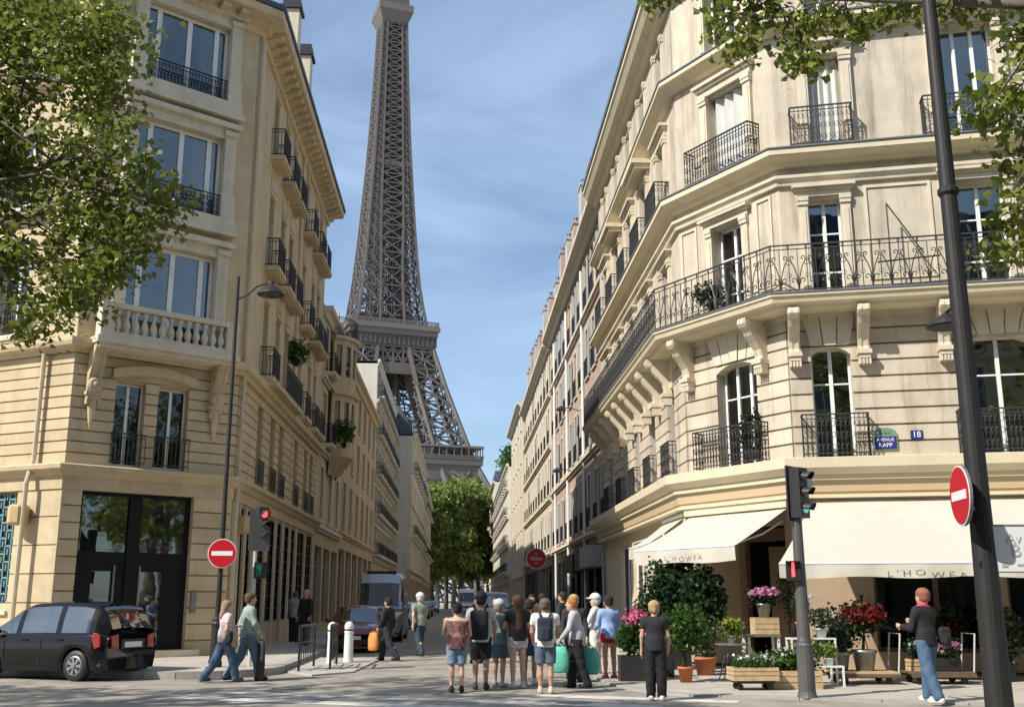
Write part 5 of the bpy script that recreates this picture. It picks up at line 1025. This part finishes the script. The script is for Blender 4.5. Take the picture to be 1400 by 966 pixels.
# big lamp post on the right
q=on_Y(1352,820,11.3); bx,by=q.x,q.y
B=thing('street_lamp','massive dark lamp post carrying road signs close to the florist crossing','street lamp',T(bx,by,0))
put('post',MB().tube([(bx,by,0),(bx,by,1.2),(bx,by,2.6),(bx,by,5),(bx,by,11.5)],[.15,.135,.118,.1,.06],16),'pole_green',I4,B); put('base',MB().lathe([(.22,0),(.22,.1),(.17,.2),(.155,.4)],16,(bx,by,0)),'pole_green',I4,B)
c=on_Y(1291,268,11.3); put('collar',MB().lathe([(.1,0),(.12,.03),(.12,.08),(.1,.1)],14,(bx,by,c.z)),'pole_green',I4,B)
lz=on_Y(1313,437,11.3).z; k=put('lamp_shade',MB().lathe([(.03,.16),(.08,.13),(.2,.05),(.235,0),(.21,-.015),(.01,-.015)],18,(bx-.02,by+.3,lz)),'pole_green',I4,B); put('arm',MB().tube([(bx,by,lz+.22),(bx-.02,by+.3,lz+.16)],.02,6),'pole_green',I4,k)
put('arm',MB().tube([(bx,by,11.4),(bx-.3,by-.5,12.2),(bx-.8,by-1.4,12.4)],.04,8),'pole_green',I4,B); put('lantern',MB().lathe([(.05,.3),(.2,.2),(.32,.02),(.28,0)],14,(bx-.8,by-1.5,12.1)),'pole_green',I4,B)
s=on_Y(1315,677,11.15); no_entry('round red no entry sign turned sideways on the massive lamp post',T(s.x,s.y,s.z)@RZ(R(-98)),.325)
s=on_Y(1357,748,11.1); B=thing('direction_sign','white rectangular sign with grey lettering behind the massive lamp post','road sign',T(s.x,s.y,s.z)); M=T(s.x,s.y+.12,s.z)@RZ(R(-4))
put('panel',MB().box(.02,1.15,0,.03,-.26,.25),'sign_white',M,B); put('border',MB().box(.02,1.15,-.006,-.001,.235,.25).box(.02,1.15,-.006,-.001,-.26,-.245),'sign_back',M,B); put('bracket',MB().box(-.1,.06,-.02,.06,-.2,-.14).box(-.1,.06,-.02,.06,.12,.18),'black_metal',M,B)
text('lettering','Av',.15,'sign_grey',M@T(.29,-.006,.1),B); text('lettering','B',.19,'sign_grey',M@T(.3,-.006,-.03),B)
put('mark',MB().box(.14,.2,-.006,-.002,-.2,-.15).box(.3,.38,-.006,-.002,-.185,-.165),'letter_grey',M,B)
# street name plate and house number
u,z=RAF.hit(1210,601); M=RAF.M@T(u,-.01,z); B=thing('street_name_plate','blue enamel street name plate with green arched top on the stone wall','sign',M)
w=.27; put('border',MB().prism([(-w,-.24),(w,-.24),(w,.12)]+[(w*math.cos(R(a)),.12+.16*math.sin(R(a))) for a in range(20,180,20)]+[(-w,.12)],-.03,.0,'y'),'sign_green',M,B)
put('panel',MB().box(-w+.03,w-.03,-.045,-.03,-.21,.07),'sign_blue',M,B); text('lettering','AVENUE',.105,'sign_white',M@T(0,-.047,-.005),B); text('lettering','RAPP',.13,'sign_white',M@T(0,-.047,-.13),B); text('lettering','7e Arrt',.08,'black_metal',M@T(0,-.032,.15),B)
u,z=RAF.hit(1253,594); M=RAF.M@T(u,-.01,z); B=thing('house_number','small blue enamel house number plate on the stone wall','sign',M); put('panel',MB().box(-.13,.13,-.02,0,-.11,.1),'sign_blue',M,B); text('lettering','18',.19,'sign_white',M@T(0,-.022,0),B)
# round red sign on a post down the street
s=on_Y(733,763,49); M=T(s.x,s.y,s.z); B=thing('round_sign','round red sign with white lettering on a slim post before the bistro','sign',T(s.x,s.y,0)); put('post',MB().tube([(s.x,s.y+.06,.1),(s.x,s.y+.06,s.z)],.04,8),'pole_grey',I4,B); put('rim',disc(.47,.04),'sign_white',M,B); put('red_face',disc(.435,.02),'sign_red',M@T(0,-.03,0),B); text('lettering','dittos',.24,'sign_white',M@T(0,-.055,0),B); text('lettering','le',.13,'sign_white',M@T(0,-.055,.2),B); text('lettering','cafe',.12,'sign_white',M@T(0,-.055,-.2),B)
# bracket lamps on the pink terrace
for k,(px,py,lab) in enumerate(((779,556,'black bracket lamp on the pink brick wall above the bistro'),(773,640,'lower black bracket lamp on the pink brick terrace'))):
    u,z=F7.hit(px+14,py+6); M=F7.M@T(u,0,z); B=thing('wall_lamp',lab,'wall lamp',M); put('bracket',MB().tube([(0,0,0),(0,-.4,.15),(0,-.95,.2)],.025,6),'black_metal',M,B); put('lantern',MB().lathe([(.03,.22),(.16,.14),(.3,0),(.26,-.03),(.02,-.06)],12,(0,-1.0,.06)),'black_metal',M,B)
# bollards and barriers
for px,py,lab in ((453,906,'white bollard close to the black barrier'),(476,904,'white bollard before the dark red hatchback')):
    p=on_z(px,py,.035); B=thing('bollard',lab,'bollard',T(p.x,p.y,.035),'white bollards at the street corner'); put('shaft',MB().lathe([(.13,0),(.125,.1),(.115,.72),(.125,.74),(.125,.78),(.1,.8),(.12,.84),(.125,.92),(.09,1.0),(.02,1.03)],14),'white_paint',W[B],B); put('ring',MB().lathe([(.1,.79),(.121,.795),(.121,.825),(.1,.83)],14),'black_metal',W[B],B)
for (x0,y0),(x1,y1),lab in (((408,917),(446,904),'low black iron barrier starting at the kerb'),((451,914),(471,899),'low black iron barrier between the two white bollards')):
    a=on_z(x0,y0,.035); b=on_z(x1,y1,.035); F=Fr((a.x,a.y),(b.x,b.y)); F.L=min(F.L,1.9); B=thing('barrier',lab,'barrier',F.M@T(0,0,.035)); M=W[B]
    for u in (0,F.L): put('post',MB().tube([(u,0,0),(u,0,1.0)],.03,8),'black_metal',M,B)
    put('top_rail',MB().tube([(0,0,1.0),(F.L,0,1.0)],.03,8),'black_metal',M,B); put('middle_rail',MB().box(0,F.L,-.012,.012,.6,.64).box(0,F.L,-.012,.012,.18,.22),'black_metal',M,B); n=max(3,int(F.L/.24))
    for i in range(1,n): put('upright',shared(('upright',),lambda:MB().box(-.01,.01,-.01,.01,.2,.98)),'black_metal',M@T(F.L*i/n,0,0),B)
# ---------------------------------------------------------------- awnings
def awning(label,F,u0,u1,zt,out,zf,val,txt=None,tu=None,ts=.2,skew0=0.0,skew1=0.0):
    B=thing('awning',label,'awning',F.M@T((u0+u1)/2,0,zt)); nu=max(8,int((u1-u0)/.3)); nv=8; vs=[];fs=[]
    ff=lambda v:(u0-skew0*v,u1+skew1*v)
    for j in range(nv+1):
        v=j/nv; a,b=ff(v)
        for i in range(nu+1):
            t=i/nu; vs.append((a+(b-a)*t,-.05-(out-.05)*v,zt+(zf-zt)*v-.05*math.sin(math.pi*v)*(.6+.4*math.cos(t*(u1-u0)*2.6))))
    fs=[(j*(nu+1)+i,j*(nu+1)+i+1,(j+1)*(nu+1)+i+1,(j+1)*(nu+1)+i) for j in range(nv) for i in range(nu)]
    put('canopy',MB().add(vs,fs).mesh('canopy',True),'awning',F.M,B)
    a,b=ff(1); vs=[]; nn=nu*3
    for i in range(nn+1):
        t=i/nn; x=a+(b-a)*t; w=.03*math.sin(t*(b-a)*4.3)+.012*math.sin(t*(b-a)*11); vs+=[(x,-out-.01,zf),(x,-out-.02+w*.5,zf-val*.5),(x,-out-.02+w,zf-val-.02*math.sin(t*(b-a)*3))]
    put('valance',MB().add(vs,[(i*3+k,i*3+k+1,i*3+k+4,i*3+k+3) for i in range(nn) for k in (0,1)]).mesh('valance',True),'awning',F.M,B)
    put('front_bar',MB().tube([(a,-out,zf+.0),(b,-out,zf+.0)],.028,8),'frame_white',F.M,B); put('roller',MB().tube([(u0,-.1,zt+.04),(u1,-.1,zt+.04)],.06,8),'frame_white',F.M,B)
    for u in (u0+.3,(u0+u1)/2,u1-.3) if u1-u0>3 else (u0+.25,u1-.25): put('arm',MB().tube([(u,-.05,zt-.35),(u+.25,-out*.5,zt-.35+(zf-zt)*.35),(u,-out+.03,zf-.03)],.022,6),'frame_white',F.M,B)
    if txt: text('lettering',txt,ts,'letter_grey',F.M@T(tu,-out-.085,zf-val*.52),B,sx=1.35)
u0,_=RAF.hit(1262,778,3.1); awning("wide cream awning with the florist's name over the dark shop windows",RAF,.35,12.5,3.9,3.1,2.34,.28,"L ' H O W E A",u0,.18,skew0=.95)
u0,_=RCF.hit(930,750,1.95); u0+=.12; awning('cream awning over the florist doorway at the cut corner',RCF,.25,RCF.L-.15,3.78,1.95,2.8,.34,"L ' H O W E A",u0,.16,skew0=.1,skew1=.05)
awning('small cream awning on the side street end of the florist',RSF,13.3,16.3,3.78,1.1,3.05,.3,skew1=.1)
# ---------------------------------------------------------------- florist's display
def leaves_at(c,r,n,size,seed,flat=.6):
    rng=np.random.default_rng(seed); d=rng.normal(size=(n,3)); d/=np.linalg.norm(d,axis=1)[:,None]; rr=rng.random(n)**.4; P=np.array(c)+d*rr[:,None]*np.array(r); cl=rng.integers(0,max(6,n//40),n); P+=(rng.normal(size=(max(6,n//40),3))*.22*min(r))[cl]+rng.normal(size=P.shape)*.02; return np_mesh('foliage',leafset(P,size,rng,flat),6)
PN=[0]
def plant(label,pos,pot='terracotta',pr=.14,ph=.26,fr=(.25,.25,.3),fz=.55,leaf=.09,n=500,m='leaf_mid',flow=None,fn=80,fs=.07,fdz=.15,name='potted_plant',cat='plant',stem=True,lift=0.0):
    PN[0]+=1; seed=PN[0]*13; x,y,z=pos; z+=lift; M=T(x,y,z); B=thing(name,label,cat,M)
    if pot in('wood','black'):
        w,d=pr,pr*.62; t=.018; mb=MB().box(-w,w,-d,d,0,.02)
        mm='wood' if pot=='wood' else 'plastic_black'; cr=put('crate' if pot=='wood' else 'planter',mb,mm,M,B); k=3 if ph<.5 else 4
        for i in range(k):
            a=.02+i*(ph-.02)/k; b=a+(ph-.02)/k-(.012 if pot=='wood' else 0)
            for (p0,p1,q0,q1) in ((-w,w,-d,-d+t),(-w,w,d-t,d),(-w,-w+t,-d+t,d-t),(w-t,w,-d+t,d-t)): pbox('slat',mm,M,p0,p1,q0,q1,a,b,cr)
        put('soil',MB().box(-w+.02,w-.02,-d+.02,d-.02,ph*.5,ph*.86),'bark',M,B)
    else:
        mm={'terracotta':'terracotta','zinc':'zinc_bucket','grey':'sign_grey','plastic':'plastic_black'}[pot]; put('pot',MB().lathe([(pr*.7,0),(pr*.95,ph*.85),(pr*1.05,ph*.86),(pr*1.05,ph),(pr*.9,ph),(pr*.88,ph*.9),(.01,ph*.88)],16).mesh('pot',True),mm,M,B)
    if stem:
        mb=MB(); rng=random.Random(seed)
        for i in range(6): mb.tube([(rng.uniform(-.4,.4)*pr,rng.uniform(-.3,.3)*pr,ph*.8),(rng.uniform(-.3,.3)*fr[0],rng.uniform(-.3,.3)*fr[1],fz)],[.012,.006],5)
        put('stem',mb,'leaf_olive',M,B)
    put('foliage',leaves_at((0,0,fz),fr,n,leaf,seed),m,M,B)
    if flow: put('flowers',leaves_at((0,-.05,fz+fdz),(fr[0]*1.0,fr[1],fr[2]*.45),fn,fs,seed+1),flow,M,B)
    return B
Gz=.03
def gp(px,py,z=Gz): p=on_z(px,py,z); return (p.x,p.y,z)
plant('tall dark conifer standing in a black planter beside the florist doorway',gp(928,914),'black',.28,.5,(.75,.5,1.05),1.65,.12,3600,'leaf_dark',name='conifer_tub')
plant('dark spreading shrub against the tan shop wall',gp(964,918),'plastic',.22,.42,(.5,.36,.8),1.55,.11,2300,'leaf_dark')
plant('leafy green citrus shrub in a small terracotta pot',gp(938,932),'terracotta',.16,.3,(.42,.38,.42),1.05,.1,1100,'leaf_mid')
plant('wispy green shrub in a large terracotta pot',gp(965,922),'terracotta',.26,.38,(.3,.3,.4),.8,.08,650,'leaf_olive')
plant('bright pink hydrangeas over white flowers in a tall black planter',gp(867,930),'black',.3,.5,(.32,.24,.32),.85,.1,800,'leaf_mid','flower_pink',70,.1,.42)
plant('white and cream blooms in a low black planter',gp(898,925),'black',.34,.5,(.36,.24,.2),.66,.08,500,'leaf_lime','flower_white',190,.07,.08)
plant('silvery green shrub beside the pink hydrangeas',gp(885,912),'plastic',.18,.36,(.35,.3,.45),1.15,.09,800,'leaf_olive')
# round bistro table and its plant
x,y,z=gp(1003,928); B=thing('bistro_table','small round metal bistro table carrying a lime green plant','table',T(x,y,z)); M=W[B]
put('table_top',MB().lathe([(.34,.68),(.36,.69),(.36,.71),(.01,.72)],20),'sign_back',M,B)
for a in (40,140,220,320): put('leg',MB().tube([(.1*math.cos(R(a)),.1*math.sin(R(a)),.68),(.32*math.cos(R(a)),.32*math.sin(R(a)),0)],.013,6),'sign_back',M,B)
plant('lime green leafy plant in a grey pot on the round table',(x,y,z+.72),'grey',.1,.16,(.26,.22,.2),.3,.08,420,'leaf_lime','flower_yellow',50,.05,.1)
# tall table with crate and mauve flowers
x,y,z=gp(1046,926); B=thing('display_table','narrow white legged display table carrying a wooden crate','table',T(x,y,z)); M=W[B]
put('table_top',MB().box(-.42,.32,-.25,.25,.84,.88),'zinc_bucket',M,B)
for sx in (-.36,.27):
    for sy in (-.2,.2): pbox('leg','white_paint',M,sx-.025,sx+.025,sy-.025,sy+.025,0,.84,B)
B=thing('wooden_crate','honey coloured wooden crate turned over on the white legged table','crate',M@T(.05,0,.88)); Q=W[B]
for i in range(3): pbox('plank','wood',Q,-.26,.26,-.2,-.18,.01+i*.11,.11+i*.11,B); pbox('plank','wood',Q,-.26,.26,.18,.2,.01+i*.11,.11+i*.11,B)
pbox('end_board','wood',Q,-.26,-.24,-.18,.18,.01,.33,B); pbox('end_board','wood',Q,.24,.26,-.18,.18,.01,.33,B); pbox('lid','wood',Q,-.26,.26,-.2,.2,.335,.35,B)
plant('mauve pink flowers in a zinc pot on the upturned crate',(Q@Vector((0,0,.36))).to_tuple(),'zinc',.15,.28,(.32,.28,.16),.42,.08,260,'leaf_dark','flower_mauve',260,.1,.08)
plant('white flowers in a low wooden crate on a black dolly',gp(1030,942)[:2]+(Gz+.172,),'wood',.42,.24,(.4,.24,.14),.3,.07,420,'leaf_mid','flower_white',90,.06,.08)
x,y,z=gp(1030,942); B=thing('plant_dolly','low black wheeled dolly under the crate of white flowers','dolly',T(x,y,z)); M=W[B]; put('deck',MB().box(-.35,.35,-.2,.2,.12,.17),'plastic_black',M,B)
for sx in(-.28,.28):
    for sy in (-.15,.15): put('caster',MB().lathe([(.06,-.02),(.06,.02)],12,M=T(sx,sy,.06)@RX90),'plastic_black',M,B)
plant('big pale wooden crate full of green and white bedding plants',gp(1082,940),'wood',.5,.34,(.55,.3,.24),.48,.09,1100,'leaf_mid','flower_white',70,.06,.12)
plant('slender olive tree in a terracotta pot behind the traffic light',gp(1088,918),'terracotta',.2,.36,(.34,.3,.62),1.75,.07,900,'leaf_olive')
# white stepped shelf
x,y,z=gp(1122,938); B=thing('plant_shelf','white stepped plant shelf beside the traffic light','shelf',T(x,y+.3,z)); M=W[B]
for zz,y0,y1 in ((.35,-.4,-.05),(.85,-.05,.3)): pbox('shelf_board','white_paint',M,-.45,.45,y0,y1,zz,zz+.03,B)
for sx in (-.44,.41):
    for sy,zz in ((-.4,.35),(-.05,.85),(.27,.85)): pbox('leg','white_paint',M,sx,sx+.035,sy,sy+.035,0,zz,B)
plant('white orchids in a small terracotta pot on the white shelf',(M@Vector((-.15,.12,.88))).to_tuple(),'terracotta',.13,.3,(.16,.14,.3),.62,.07,150,'leaf_dark','flower_white',60,.09,.1)
plant('grey leaved bushy plant in a white pot on the top of the white shelf',(M@Vector((.22,.12,.88))).to_tuple(),'grey',.12,.18,(.24,.2,.18),.36,.07,420,'leaf_olive','flower_white',60,.05,.05)
plant('small fern in a grey pot on the lower board of the white shelf',(M@Vector((-.1,-.22,.38))).to_tuple(),'grey',.1,.14,(.2,.16,.16),.28,.06,300,'leaf_mid')
plant('small lime plant in a grey pot on the lower board of the white shelf',(M@Vector((.22,-.22,.38))).to_tuple(),'grey',.1,.14,(.18,.15,.14),.26,.06,260,'leaf_lime')
# flat carts with buckets
for (a,b,lab) in ((1150,1240,'flat wooden flower cart loaded with zinc buckets'),(1255,1345,'flat wooden flower cart loaded with pink flowers')):
    p=on_z(a,937,Gz); q=on_z(b,937,Gz); L=(q-p).length; F=Fr((p.x,p.y+.25),(q.x,q.y+.25)); B=thing('flower_cart',lab,'cart',F.M@T(0,0,Gz)); M=W[B]
    for i in range(4): pbox('plank','wood_dark' if a>1200 else 'wood',M,0,L,i*.2,i*.2+.185,.2,.235,B)
    put('frame',MB().box(0,L,-.02,0,.14,.2).box(0,L,.78,.8,.14,.2),'wood_dark',M,B); put('handle',MB().tube([(L,.1,.2),(L+.08,.1,.95),(L+.08,.7,.95),(L,.7,.2)],.018,6),'sign_grey',M,B)
    for sx in (.2,L-.2):
        for sy in (.1,.7): put('caster',MB().lathe([(.07,-.02),(.07,.02)],12,M=T(sx,sy,.07)@RX90),'plastic_black',M,B)
    if a<1200:
        plant('dark green shrub in a zinc bucket at the left of the flower cart',(M@Vector((.2,.4,.235))).to_tuple(),'zinc',.22,.36,(.3,.28,.25),.6,.08,450,'leaf_dark')
        plant('deep red flowers above dark foliage in a zinc bucket on the flower cart',(M@Vector((.72,.45,.235))).to_tuple(),'zinc',.24,.4,(.42,.34,.34),.98,.09,800,'leaf_dark','flower_red',420,.11,.1)
    else:
        plant('clear pink flowers in a black planter on the flower cart',(M@Vector((.78,.3,.235))).to_tuple(),'black',.26,.26,(.34,.26,.2),.42,.08,350,'leaf_dark','flower_mauve',200,.1,.06)
        plant('dark foliage with white blooms in a wooden box on the flower cart',(M@Vector((.3,.45,.235))).to_tuple(),'wood',.2,.24,(.24,.2,.18),.4,.08,260,'leaf_dark','flower_white',30,.07,.05)
for k,(px,py,mm,fl,lab) in enumerate(((1170,905,'leaf_dark',None,'tall dark palm like plant just inside the florist window'),(1300,926,'leaf_dark','flower_red','red blooms in front of the dark florist window'),(1378,931,'leaf_olive',None,'grey green plant behind the massive lamp post'),(1142,927,'leaf_dark','flower_white','dark bush with pale blooms beside the shop window'))):
    plant(lab,gp(px,py),'plastic',.2,.36,(.4,.34,.5 if k else .8),.9 if k else 1.2,.1,700,mm,fl,120,.09,.1)
# balcony plants
def bplant(lab,F,px,py,out,fr,m,n,leaf=.09,flow=None,zup=.2): 
    u,z=F.hit(px,py,out); p=F.M@Vector((u,-out,z)); plant(lab,(p.x,p.y,z),'plastic',.14,.24,fr,.24+zup,leaf,n,m,flow,40,.06,.1)
bplant('leafy climber on the small balcony at the cut corner',RCF,1030,628,.18,(.35,.12,.6),'leaf_dark',700,.08,None,.45)
bplant('dark potted shrub on the long iron balcony',RCF,975,428,.55,(.6,.2,.32),'leaf_dark',700,.09,None,.25)
bplant('trailing plant on the side street balcony of the golden building',LSF,405,500,.3,(.5,.3,.5),'leaf_mid',500,.13,None,.3)
bplant('bushy plant in the corner of the oriel balcony',F2,470,612,.9,(.5,.4,.6),'leaf_mid',500,.15,None,.5)
for k,(px,py) in enumerate(((684,615),(690,600))):
    p=on_Y(px,py,126+k*5); plant(('big green bush on the roof edge of the white balconied house','paler bush on the roof edge of the white balconied house')[k],(6.3,p.y,16.83),'plastic',.5,.5,(1.7,1.6,1.3),1.4,.35,700,('leaf_mid','leaf_lime')[k])
u,z=RAF.hit(1218,345,.5); M=RAF.M@T(u,-.4,8.66); B=thing('folded_easel','thin metal frame leaning on the long balcony','frame',M); put('rod',MB().tube([(0,0,0),(0,0,2.2)],.018,5),'black_metal',M,B); put('rod',MB().tube([(0,0,2.2),(.75,0,.9)],.018,5),'black_metal',M,B); put('rod',MB().tube([(-.3,0,.75),(1.1,0,.82)],.022,5),'black_metal',M,B)
